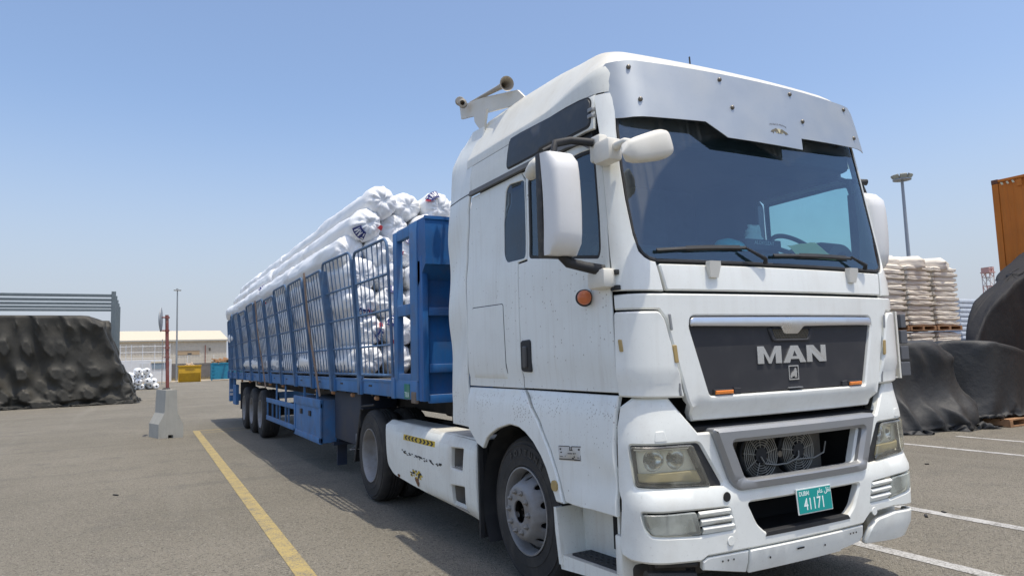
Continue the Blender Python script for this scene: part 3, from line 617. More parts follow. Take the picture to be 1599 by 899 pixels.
# ---- lamps
for s in (-1, 1):
    S_ = (lambda q: ccw(q)) if s < 0 else (lambda q: ccw(mir(q)))
    sh = lambda q: q if s < 0 else mir(q)
    lens = rnd([(-1.278, 1.097), (-.845, 1.089), (-.735, .853), (-1.243, .882)], .022)
    hl = plate('headlight', S_(lens), front, GLAMP, T, off=.008, thick=.012, bev=.008, st=.05)
    plate('lamp_seal', S_(HL), front, BLACK, hl, holes=[S_([( u*1.0, v) for u, v in rnd([(-1.268, 1.088), (-.852, 1.08), (-.748, .862), (-1.235, .891)], .02)])], off=-.012, thick=.02, bev=.002, st=.05)
    inner = rnd([(-1.262, 1.083), (-.853, 1.075), (-.755, .868), (-1.23, .895)], .02)
    plate('lamp_bezel', S_(inner), front, mat('bezel_grey', (.80, .80, .74), .3, metal=.1), hl, off=-.060, thick=.01, bev=.002, holes=[S_([( -1.09+.088*math.cos(a), 1.01+.062*math.sin(a)) for a in np.linspace(0, 2*math.pi, 25)[:-1]]), S_([(-.925+.062*math.cos(a), 1.008+.058*math.sin(a)) for a in np.linspace(0, 2*math.pi, 25)[:-1]])], st=.04)
    for cx, cz, rx, rz in ((-1.09, 1.01, .092, .066), (-.925, 1.008, .066, .062)):
        mb = MB(); K1 = 24
        for j in range(6):
            t = j/5
            for k in range(K1): a = 2*math.pi*k/K1; q = fpt(s*abs(cx)+rx*(1-t*t*.85)*math.cos(a), cz+rz*(1-t*t*.85)*math.sin(a), -.062-.07*t); mb.v.append(tuple(q))
        for j in range(5):
            for k in range(K1): mb.f.append((j*K1+k, j*K1+(k+1) % K1, (j+1)*K1+(k+1) % K1, (j+1)*K1+k))
        mb.build('lamp_reflector', MIRR, hl, 60)
        q = fpt(s*abs(cx), cz, -.10); MB().lathe([(.03, .0001), (.027, .012), (.012, .018), (-.02, .018)], q, (0, -1, 0), 12).build('bulb_shield', mat('bulb_dark', (.12, .12, .11), .2, metal=.6), hl, 60)
    plate('turn_strip', S_(rnd([(-1.243, .945), (-.80, .94), (-.765, .876), (-1.228, .899)], .01)), front, mat('turn_lens', (.50, .42, .24), .3, dirt=.3), hl, off=-.035, thick=.02, bev=.006, st=.04)
    plate('lamp_eyelid', S_(rnd([(-1.262, 1.083), (-.853, 1.075), (-.862, 1.062), (-1.258, 1.070)], .004)), front, CHROME, hl, off=-.02, thick=.03, bev=.003, st=.05)
    # exposed bracket between lamp and grille frame
    mb = MB()
    rq = random.Random(5+s)
    for k in range(16):
        a = rq.uniform(0, 1); x = -.80+a*.09+rq.uniform(-.01, .035); z = 1.075-a*.20-rq.uniform(0, .02); q = fpt(s*abs(x), z, -.05); w, h = rq.uniform(.006, .02), rq.uniform(.006, .02)
        mb.box((q.x-w, q.y-.01, z-h), (q.x+w, q.y+.02, z+h), .002)
    mb.build('lamp_bracket', mat('bracket_grey', (.16, .16, .15), .5), T)
    q = fpt(s*.775, 1.055, -.03); MB().lathe([(.012, .0001), (.012, .02), (.006, .026), (0, .028)], q, (0, -1, 0), 14).build('adjuster_screw', PLASW, T, 40)
    fg = plate('fog_lamp', S_(rnd([(-1.237, .737), (-.872, .726), (-.838, .600), (-1.165, .626), (-1.21, .665)], .02)), front, GFOG, T, off=.002, thick=.012, bev=.006, st=.05)
    plate('fog_reflector', S_(rnd([(-1.225, .73), (-1.055, .724), (-1.05, .62), (-1.16, .63)], .015)), front, mat('fog_mirror', (.5, .52, .5), .25, metal=.6), fg, off=-.03, thick=.01, bev=.004, st=.05)
    plate('fog_reflector', S_(rnd([(-1.04, .722), (-.885, .718), (-.852, .61), (-1.035, .618)], .015)), front, MATS['fog_mirror'], fg, off=-.025, thick=.01, bev=.004, st=.05)
    for k in range(3):
        z0 = .712-.043*k; x1 = -.635+.012*k
        def vf(x, z, z0=z0): return tuple(fpt(x, z, .012-(z0-z)*.9))
        plate('fog_vane', S_([(-.858+.012*k, z0), (x1, z0-.002), (x1+.006, z0-.036), (-.848+.012*k, z0-.034)]), vf, PAINTB, fg, thick=.02, bev=.003, st=.05)
    # washer flap outline on bumper
    plate('washer_flap', S_(rnd([(-1.10, 1.118), (-1.015, 1.118), (-1.03, 1.175), (-1.09, 1.175)], .01)), bf, PAINTB, bp, off=.003, thick=.004, bev=.003, st=.05)
    ql = [(-.655+.0, .548), (-.66, .515)]
    q = fpt(s*.64, .54, .001); MB().lathe([(.004, .0001), (.004, .024), (0, .027)], q, (0, -1, 0), 16).build('tow_plug', PAINTB, bp, 40)

# ---- windscreen
WSL = [(-.995, 2.137), (-1.05, 2.150), (-1.09, 2.178), (-1.119, 2.225), (-1.136, 2.31), (-1.147, 2.507), (-1.147, 2.707), (-1.131, 2.953), (-1.105, 3.17)]
WS = WSL+mir(WSL)
ws = plate('windscreen', WS, front, GWIND, T, off=-.014, thick=.006, bev=.001, st=.09)
frit = ccw([(-1.0+.03, 2.205), (-1.03, 2.215), (-1.07, 2.25), (-1.09, 2.35), (-1.115, 2.507), (-1.12, 2.707), (-1.11, 2.953), (-1.09, 3.10)]+mir([(-1.0+.03, 2.205), (-1.03, 2.215), (-1.07, 2.25), (-1.09, 2.35), (-1.115, 2.507), (-1.12, 2.707), (-1.11, 2.953), (-1.09, 3.10)]))
plate('screen_seal', ccw(inset(ccw(WS), -.004)), front, BLACK, ws, holes=[ccw(inset(ccw(WS), .014))], off=-.008, thick=.02, bev=.003, st=.08)
plate('screen_bottom_band', ccw(sym([(-.98, 2.142), (-1.06, 2.19), (-1.0, 2.205), (-.5, 2.203)])), front, BLACK, ws, off=-.022, thick=.004, bev=.001, st=.09)
for (xp, za, xt, zt, bx0, bx1, bz0, bz1) in ((-.205, 2.135, -.35, 2.225, -1.0, -.32, 2.195, 2.235), (.80, 2.135, .66, 2.212, -.10, .70, 2.195, 2.212)):
    wm = MB().tube([fpt(xp, za, .02), fpt(xp-.01, za+.02, .04), fpt(xt, zt, .03)], [.016, .014, .008], 8).build('wiper', BLACK, T, 50)
    mb = MB(); a, b = (bx0, bz0), (bx1, bz1); N = 14; pr = []
    for i in range(N): t = i/(N-1); pr.append(fpt(a[0]+(b[0]-a[0])*t, a[1]+(b[1]-a[1])*t+.006*math.sin(t*math.pi), .004))
    for i in range(N-1):
        P, Q = pr[i], pr[i+1]; w = Vector((0, -.012, .0)); h = Vector((0, 0, .016 if 3 < i < 12 else .011))
        mb.add([P-h, P+w-h*.3, P+h, Q-h, Q+w-h*.3, Q+h], [(0, 1, 4, 3), (1, 2, 5, 4), (0, 3, 5, 2)])
    mb.build('wiper_blade', BLACK, wm, 40)
# ---- sun visor, a bent steel sheet on bolts
VL = [(-1.165, 3.03), (-1.175, 3.06), (-1.175, 3.36), (-1.15, 3.385), (-1.08, 3.392)]
VIS = [(-1.08, 3.392), (-1.15, 3.387), (-1.178, 3.36), (-1.19, 3.05), (-1.17, 3.02), (-1.10, 3.012), (-.52, 3.035), (-.36, 2.945), (.33, 2.945), (.345, 3.03), (1.19, 3.065), (1.215, 3.07), (1.12, 3.36), (1.06, 3.40), (.5, 3.405), (-.5, 3.40)]
def vf(x, z):
    W = 1.12; yf = -1.255-.30*(3.40-z)*.62
    y = yf+.075*(abs(x)/1.1)**2; k = max(0, abs(x)-.95)
    if x < 0: return (x+.10*k*k/.06*.5, y+k*k*2.0, z)
    return (x, y+k*k*.8, z)
v = plate('sun_visor', VIS, vf, ALU, T, thick=.004, bev=.001, st=.06, ref=(0, -1, .2))
for x, z in ((-1.02, 3.345), (-.98, 3.13), (-.33, 3.355), (-.27, 3.165), (.33, 3.36), (.40, 3.165), (.97, 3.36), (1.02, 3.14)):
    p = Vector(vf(x, z)); MB().lathe([(.014, .0001), (.013, .008), (.009, .013), (.002, .015), (-.05, .004)], p, (0, -1, .15), 12).build('visor_bolt', BOLT, v, 50)
# small badge of two facing bulls with lettering above
def vp(u, z, w): q = Vector(vf(u, z)); return (q.x, q.y-.0008-w, q.z)
mb = MB(); bull = [(-.085, .004), (-.072, .018), (-.05, .026), (-.03, .036), (-.016, .030), (-.008, .014), (-.002, .0), (-.014, .002), (-.022, .010), (-.034, .008), (-.044, .014), (-.056, .004), (-.060, -.006), (-.066, .004)]
for s in (-1, 1): mb.prism([(u*-s, z) for u, z in bull], .0012, lambda u, z, w: vp(.125+u, 3.035+z, w))
mb.build('badge_bull', mat('badge_dark', (.15, .13, .08), .5), v)
MB().prism([(.034*math.cos(a), .034*math.sin(a)) for a in np.linspace(0, math.pi, 14)], .0006, lambda u, z, w: vp(.125+u, 3.037+z, w)).build('badge_disc', mat('badge_gold', (.55, .50, .32), .5), v)
mb = MB()
rq = random.Random(2)
for i in range(11):
    t = -.075+i*.015; z0 = .058-.0*t-(t/.09)**2*.010
    for q in range(3): a, b = rq.uniform(-.005, .003), rq.uniform(0, .008); mb.prism([(t+a, z0+b), (t+a+.003, z0+b), (t+a+.003, z0+b+.008), (t+a, z0+b+.008)], .001, lambda u, z, w: vp(.125+u, 3.035+z, w))
mb.build('badge_lettering', mat('badge_ink', (.22, .23, .25), .6), v)

# ---- mirrors
for s in (-1, 1):
    def X_(p): return (s*p[0], p[1], p[2])
    def rb(lo, hi): return ((min(s*lo[0], s*hi[0]), lo[1], lo[2]), (max(s*lo[0], s*hi[0]), hi[1], hi[2]))
    # main housing: bulging shell with a dark rim round the glass at the back
    bm_ = MB(); NZ, NX = 10, 8
    def shell(i, j):
        xs = 0 if s < 0 else -.225; z = 2.175+.59*i/NZ; t = j/NX; e = min(1, min(i, NZ-i)/1.2); e = .55+.45*math.sqrt(min(1, e))
        a = math.pi*t; x = 1.505-.098*math.copysign(abs(math.cos(a))**.45, math.cos(a)); y = -1.085-.135*e*math.sin(a)**.45
        return (s*(x+xs+.01*(z-2.5)), y+.02*math.sin((z-2.175)/.59*math.pi)*-1, z)
    bm_.v = [shell(i, j) for i in range(NZ+1) for j in range(NX+1)]
    for i in range(NZ):
        for j in range(NX): bm_.f.append((i*(NX+1)+j, i*(NX+1)+j+1, (i+1)*(NX+1)+j+1, (i+1)*(NX+1)+j))
    bm_.f.append(tuple(range(NX+1))); bm_.f.append(tuple(NZ*(NX+1)+k for k in range(NX+1)))
    bm_.f.append(tuple([i*(NX+1) for i in range(NZ+1)]+[i*(NX+1)+NX for i in range(NZ, -1, -1)]))
    mm = bm_.build('side_mirror', mat('mirror_white', (.75, .75, .74), .35, dirt=.15, dirtcol=(.5, .46, .4), coat=.2), T, 50)
    q_ = 0 if s < 0 else -.225
    MB().box(*rb((1.402+q_, -1.09, 2.165), (1.608+q_, -1.03, 2.775)), .012).build('mirror_rim', mat('mirror_rim', (.035, .034, .034), .6, dirt=.8, dirtcol=(.14, .12, .10), dscale=14), mm, 35)
    MB().box(*rb((1.42+q_, -1.032, 2.19), (1.59+q_, -1.026, 2.75))).build('mirror_glass', MIRR, mm)
    MB().tube([X_((1.52+q_, -1.1, 2.775)), X_((1.50+q_, -1.09, 2.84)), X_((1.40+q_, -1.10, 2.865)), X_((1.27, -1.14, 2.855))], [.020, .022, .022, .025], 10).build('mirror_arm', BLACK, mm, 60)
    MB().tube([X_((1.48+q_, -1.08, 2.18)), X_((1.44+q_, -1.09, 2.14)), X_((1.36+q_, -1.13, 2.115)), X_((1.25, -1.17, 2.09))], [.026, .030, .03, .034], 10).build('mirror_arm', BLACK, mm, 60)
    mb = MB().box(*rb((1.20, -1.235, 1.985), (1.30, -1.06, 2.10)), .025); mb.build('mirror_bracket', PLASW, T, 40)
    if s < 0: MB().box(*rb((1.195, -1.20, 2.74), (1.265, -1.09, 2.90)), .02).build('mirror_bracket', PLASW, T, 40)
    # wide-angle pod behind the housing
    if s < 0:
        MB().lathe([(-.07, .0001), (-.068, .022), (-.055, .036), (-.02, .046), (.04, .050), (.09, .044), (.115, .02), (.118, .0001)], X_((1.50, -.83, 2.74)), (s*.15, -1, .25), 18).build('mirror_pod', PLASW, mm, 60)
        MB().tube([X_((1.5, -.9, 2.755)), X_((1.5, -1.08, 2.79))], .024, 8).build('pod_arm', PLASW, mm, 60)
        MB().tube([X_((1.23, -1.12, 2.87)), X_((1.30, -1.02, 2.90)), X_((1.42, -.96, 2.875)), X_((1.5, -.95, 2.83))], .016, 8).build('pod_arm', BLACK, mm, 60)
    if s < 0:
        # ramp mirror reaching over the screen
        def pod(i, j, N=18, K=10):
            t = i/K; L = -.19+.38*t; r = max(.0, 1-abs(2*t-1)**4.5)**.5*(.72+.36*t); a = 2*math.pi*j/N
            ca, sa = math.cos(a), math.sin(a); q = Vector((L, .062*r*math.copysign(abs(ca)**.6, ca), .086*r*math.copysign(abs(sa)**.62, sa)))
            return Matrix.Translation((-1.165, -1.50, 2.735))@Matrix.Rotation(R(-17), 4, 'Y')@Matrix.Rotation(R(4), 4, 'Z')@q
        pb = MB(); pb.v = [pod(i, j) for i in range(11) for j in range(18)]
        for i in range(10):
            for j in range(18): pb.f.append((i*18+j, i*18+(j+1) % 18, (i+1)*18+(j+1) % 18, (i+1)*18+j))
        rm = pb.build('ramp_mirror', PLASW, T, 60)
        MB().tube([(-1.17, -1.23, 2.79), (-1.22, -1.30, 2.795), (-1.25, -1.42, 2.785), (-1.20, -1.48, 2.76)], [.035, .028, .020, .018], 10).build('mirror_arm', PLASW, rm, 60)
        MB().box((-1.275, -1.30, 2.715), (-1.17, -1.14, 2.85), .022).build('mirror_base', PLASW, rm, 40)

# ---- horn pair on a rising bracket over the rear of the roof
hb = MB().prism([(.15, 3.62), (.45, 3.66), (1.40, 3.86), (1.43, 4.00), (.9, 3.90), (.30, 3.75)], .02, lambda y, z, w: (-.96+w, y, z)).build('horn_bracket', PLASW, T)
MB().lathe([(-.95, .012), (-.90, .012), (-.2, .022), (-.06, .030), (-.015, .050), (.0, .061), (-.004, .055), (-.05, .028), (-.3, .008)], (-1.02, .36, 3.815), (-.12, -1, -.19), 20).build('air_horn', mat('horn_metal', (.42, .38, .32), .45, metal=.6, dirt=.5), T, 40)
MB().lathe([(-.03, .0001), (-.03, .036), (0, .046), (.03, .036), (.03, .0001)], (-1.0, 1.33, 4.005), (-.5, -1, -.1), 16).build('horn_driver', MATS['horn_metal'], T, 40)
MB().lathe([(-.03, .0001), (-.03, .03), (0, .040), (.05, .040), (.055, .024), (.03, .016)], (-1.02, 1.22, 3.935), (-.6, -1, -.1), 16).build('horn_driver', MATS['horn_metal'], T, 40)
MB().prism([(.74, 3.50), (.66, 3.70), (.92, 3.76), (.90, 3.66), (.80, 3.56)], .02, lambda y, z, w: (-1.06+w, y, z)).build('spoiler_stub', PLASW, T)
# ---- inside the cab
MB().box((-1.12, .55, 1.42), (1.12, .60, 3.18)).build('rear_curtain', CURT, T)
mb = MB(); mb.box((-1.14, -1.0, 3.13), (1.14, .6, 3.16)); mb.box((-1.12, -1.12, 2.92), (1.12, -.75, 3.13), .04); mb.build('roof_liner', LINER, T)
for s in (-1, 1):
    mb = MB(); mb.box((min(s*1.13, s*1.17), -1.0, 1.42), (max(s*1.13, s*1.17), .6, 2.15)); mb.box((min(s*1.13, s*1.17), .14 if s < 0 else -.17, 2.15), (max(s*1.13, s*1.17), .6, 3.15)); mb.box((min(s*1.13, s*1.17), -1.0, 2.90), (max(s*1.13, s*1.17), .2, 3.15))  # far-side trim carried over the quarter window to block its light
    mb.build('door_trim', LINER, T)
# bunk curtain drawn behind the seats
MB().box((-1.1, .05, 1.5), (.32, .09, 2.98), .01).build('bunk_curtain', CURT, T)
dsh = MB(); dsh.prism([(-1.20, 2.05), (-1.20, 2.175), (-1.08, 2.265), (-.95, 2.30), (-.86, 2.29), (-.78, 2.20), (-.74, 1.95), (-.80, 1.5), (-1.1, 1.5)], 2.2, lambda y, z, w: (-1.1+w, y, z))
dash = dsh.build('dashboard', DASH, T, 40)
mb = MB(); mb.lathe([(-.17, .10), (-.16, .16), (.0, .20), (.16, .17), (.17, .10)], (.98, -.93, 2.21), (0, 1, 0), 24); mb.build('instrument_hood', DASH, T, 50)
st = [Vector((.68+.235*math.cos(a), -.96+.14*math.sin(a), 2.29+.17*math.sin(a))) for a in np.linspace(0, 2*math.pi, 41)]
sw = MB().tube(st, .018, 8, cap=False).build('steering_wheel', mat('wheel_leather', (.05, .045, .05), .5), T, 60)
mb = MB(); mb.lathe([(-.03, .0001), (-.03, .07), (.02, .08), (.03, .0001)], (.68, -.96, 2.29), (0, .77, -.63), 16)
for a in (R(20), R(160), R(270)): mb.tube([(.68, -.96, 2.29), (.68+.23*math.cos(a), -.96+.14*math.sin(a), 2.29+.17*math.sin(a))], .018, 6)
mb.build('wheel_spoke', DASH, sw, 40)
for x in (-.62, .62):
    se = MB().box((x-.26, -.25, 1.65), (x+.26, .18, 1.85), .05); se.box((x-.25, .02, 1.8), (x+.25, .045, 2.55), .01)
    se.build('seat', mat('seat_cloth', (.045, .05, .06), .9), T, 40)
MB().box((-.40, -.93, 2.06), (-.24, -.80, 2.26), .02).build('document_tray', DASH, T)
def sheet(name, corners, m, sag=.012, N=6):
    mb = MB(); a, b, c, d = [Vector(q) for q in corners]
    for i in range(N+1):
        for j in range(N+1):
            u, v = i/N, j/N; p = a*(1-u)*(1-v)+b*u*(1-v)+c*u*v+d*(1-u)*v; p.z += sag*noise.noise((u*3, v*3, len(name))); mb.v.append(tuple(p))
    for i in range(N):
        for j in range(N): mb.f.append((i*(N+1)+j, i*(N+1)+j+1, (i+1)*(N+1)+j+1, (i+1)*(N+1)+j))
    return tag(mb.build(name, m, None, 60, origin=corners[0]))
tag(sheet('paper_sheet', [(.31, -1.16, 2.318), (.61, -1.16, 2.352), (.77, -1.205, 2.225), (.44, -1.205, 2.20)], mat('yellow_paper', (.72, .74, .42), .8)), 'pale yellow paper lying on the dashboard behind the windscreen', 'paper')
MB_ = MB().box((.05, -1.05, 2.295), (.39, -.93, 2.371), .006); o = tag(MB_.build('tissue_box', mat('box_dark', (.03, .05, .075), .6), None, 30, origin=(.22, -.99, 2.295)), 'dark flat box with pale lettering on the truck dashboard', 'box')
text('box_print', 'ALOKOZAY', .036, mat('box_print', (.6, .65, .68), .6), o, Matrix.Translation((.22, -1.0515, 2.345))@Matrix.Rotation(R(90), 4, 'X'), .0004)
mb = MB()
for i in range(9):
    for j in range(12):
        t = i/8; a = 2*math.pi*j/12; r0 = .085*(1-t*.35)*(1+.35*noise.noise((math.cos(a)*2, math.sin(a)*2, t*4))); mb.v.append((.20+r0*math.cos(a), -.98+r0*.5*math.sin(a), 2.371+.11*t+.02*noise.noise((a, t*3, 1))))
for i in range(8):
    for j in range(12): mb.f.append((i*12+j, i*12+(j+1) % 12, (i+1)*12+(j+1) % 12, (i+1)*12+j))
mb.f.append(tuple(96+k for k in range(12)))
tag(mb.build('crumpled_tissue', mat('tissue', (.75, .80, .80), .9), None, 60, origin=(.20, -.98, 2.371)), 'white crumpled tissue sticking up from the dark box on the dashboard', 'tissue')
mb = MB()
for i in range(6):
    for j in range(14):
        t = i/5; a = 2*math.pi*j/14; r0 = .15*math.sqrt(1-t*t*.97)*(1+.3*noise.noise((math.cos(a)*1.5, math.sin(a)*1.5, t*3+7))); mb.v.append((-.07+r0*math.cos(a), -1.0+r0*.45*math.sin(a), 2.285+.085*t))
for i in range(5):
    for j in range(14): mb.f.append((i*14+j, i*14+(j+1) % 14, (i+1)*14+(j+1) % 14, (i+1)*14+j))
mb.f.append(tuple(70+k for k in range(14)))
tag(mb.build('cloth_bundle', mat('turquoise_cloth', (.10, .52, .60), .8, var=.3), None, 60, origin=(-.07, -1.0, 2.285)), 'small turquoise cloth bundle on the truck dashboard', 'cloth')

# ---- wheels
def wheel(name, x, y, parent, s, r=.52, w=.30, dish='in', wm=.0, letters=None, nuts=True):
    """x is the outer sidewall plane; s the outward direction."""
    o3 = (x, y, r); ax = (s, 0, 0)
    prof = [(-.01, .30), (-.002, .312), (.004, .318), (.002, .325), (.004, .36), (.005, .375), (.001, .380), (-.002, .42), (-.006, .452), (-.003, .456), (-.004, .462), (-.012, .466), (-.018, .484), (-.014, .488), (-.028, .502), (-.05, r-.006), (-.075, r)]
    gx = [-.075-(w-.15)*k/4 for k in range(1, 4)]
    for g in gx: prof += [(g+.008, r), (g+.006, r-.012), (g-.006, r-.012), (g-.008, r)]
    prof += [(-w+.075, r), (-w+.05, r-.006), (-w+.028, .502), (-w+.012, .47), (-w, .40), (-w+.01, .30)]
    ty = MB().lathe(prof, o3, ax, 64).build(name, RUBBER, parent, 30)
    mb = MB()
    for k in range(64):
        a = 2*math.pi*k/64
        for q in (0, 1):
            c, sn = math.cos(a), math.sin(a); d = -.028 if q == 0 else -w+.028
            p0 = Vector((x+s*d, y+.503*c, r+.503*sn)); p1 = Vector((x+s*(d-.05*(1-2*q)), y+(r+.002)*c, r+(r+.002)*sn)); t = Vector((0, -sn, c))*.010
            mb.add([p0-t, p0+t, p1+t, p1-t], [(0, 1, 2, 3)])
    mb.build('tread_block', RUBBER, ty)['kind'] = 'stuff'
    if letters:
        for k, ch in enumerate(letters):
            a = R(118-k*10.5); c, sn = math.cos(a), math.sin(a)
            def f4(u, v, w_, a=a):
                # sidewall seen from outside: for s=-1 the viewer's right is -y
                R_ = .405+v; ca, sa = math.cos(a), math.sin(a); rx = R_*ca+u*sa; rz = R_*sa-u*ca
                return (x+s*(.003+w_), y+(rx if s > 0 else -rx), r+rz)
            text('raised_letter', ch, .062, mat('tyre_lettering', (.055, .053, .05), .7), ty, None, .002, fn=f4, bold=.002)
    if dish == 'out':   # steer wheel: nut face stands proud
        rp = [(-.012, .302), (.006, .305), (.008, .295), (-.005, .287), (-.04, .279), (-.12, .270)]
        rim = MB().lathe(rp, o3, ax, 48).build('rim', RIM, ty, 40)
        def disc(u, v):
            rr = math.hypot(u, v); d = tab([(0, .055), (.172, .055), (.184, .050), (.193, .036), (.215, -.010), (.245, -.068), (.262, -.088), (.275, -.092)], rr)
            return (x+s*d, y+u, r+v)
        C = lambda R0, n=40: [(R0*math.cos(2*math.pi*k/n), R0*math.sin(2*math.pi*k/n)) for k in range(n)]
        holes = [C(.078, 24)]+[[(.227*math.cos(b)+.019*(math.cos(q)*math.cos(b)*.8-math.sin(q)*math.sin(b)*1.25), .227*math.sin(b)+.019*(math.cos(q)*math.sin(b)*.8+math.sin(q)*math.cos(b)*1.25)) for q in np.linspace(0, 2*math.pi, 13)[:-1]] for b in [2*math.pi*(k+.5)/10 for k in range(10)]]
        plate('wheel_disc', C(.268, 60), disc, RIM, ty, holes=holes, thick=.012, bev=.003, st=.022, ref=(s, 0, 0), smooth=50)
        MB().lathe([(-.08, .0001), (-.08, .30)], o3, ax, 32).build('brake_drum', DARK, ty)
        MB().lathe([(-.01, .0001), (-.01, .05), (-.02, .068), (-.06, .076)], o3, ax, 24).build('hub', mat('hub_rust', (.10, .08, .065), .6, dirt=.5), ty, 40)
        mb = MB()
        for k in range(8): a = 2*math.pi*k/8; mb.lathe([(.012, .0001), (.012, .008), (0, .008)], (x+s*-.012, y+.056*math.cos(a), r+.056*math.sin(a)), ax, 6)
        mb.build('hub_bolt', BOLT, ty)['kind'] = 'stuff'
        nr, nd = .140, .055
    else:
        rim = MB().lathe([(-.012, .303), (.006, .305), (.006, .296), (-.012, .286), (-.06, .272), (-.12, .262), (-.15, .245), (-.165, .20), (-.165, .12), (-.11, .11), (-.10, .0001)], o3, ax, 48).build('rim', RIM, ty, 40)
        nr, nd = .165, -.165
    if nuts:
        nm = None
        for k in range(10):
            a = 2*math.pi*(k+.0)/10
            if nm is None:
                nu = MB().lathe([(.030, .0001), (.030, .007), (.027, .010), (.014, .0145), (.012, .020), (0, .021)], (x+s*nd, y+nr*math.cos(a), r+nr*math.sin(a)), ax, 6).build('wheel_nut', NUT, ty, 30, origin=(x+s*nd, y+nr*math.cos(a), r+nr*math.sin(a))); nm = nu
            else:
                c = nm.copy(); COL.objects.link(c); c.parent = ty; c.location = Vector((x+s*nd, y+nr*math.cos(a), r+nr*math.sin(a)))-parent_loc(ty)
    return ty
wheel('wheel', -1.165, 0, T, -1, dish='out', letters='FORTUNE')
wheel('wheel', 1.165, 0, T, 1, dish='out')
for s in (-1, 1):
    wheel('wheel', s*1.215, 3.6, T, s, w=.29)
    wheel('wheel', s*.89, 3.6, T, s, w=.29, nuts=False)
# ---- chassis, fifth wheel, side skirt
mb = MB()
for s in (-1, 1): mb.box((s*.38-.04, -.9, .62), (s*.38+.04, 4.4, .88)); 
mb.box((-.6, 3.3, .42), (.6, 3.9, .64)); mb.box((-.9, .9, .45), (.9, 2.5, .75)); mb.box((-.9, -.12, .40), (.9, .12, .55))
mb.build('chassis_frame', STEELD, T)
MB().lathe([(0, .0001), (0, .46), (-.06, .48), (-.16, .40)], (0, 3.15, 1.10), (0, 0, 1), 28).build('fifth_wheel', STEELD, T, 40)
mb = MB().box((-1.12, .86, .90), (-.5, 2.4, .925)); mb.box((-1.0, .95, .925), (-.6, 1.2, 1.0), .02); mb.tube([(-.7, 1.4, .96), (-.3, 2.0, 1.05), (.2, 2.2, 1.15)], .03, 8)
for k in range(14): mb.box((-1.12, .88+k*.05, .925), (-.8, .895+k*.05, .945))
mb.build('catwalk', STEELD, T)
mb = MB()
for k, (y0, z1) in enumerate(((1.25, 1.35), (1.35, 1.42), (1.45, 1.38))):
    pts = [(-.2+.2*k, 1.0, 1.2)]+[(-.2+.2*k+.06*math.sin(i*.9), 1.0+i*.05, z1-.25*math.sin(i/12*math.pi)) for i in range(13)]; mb.tube(pts, .014, 6)
mb.build('air_hose', BLACK, T, 60)
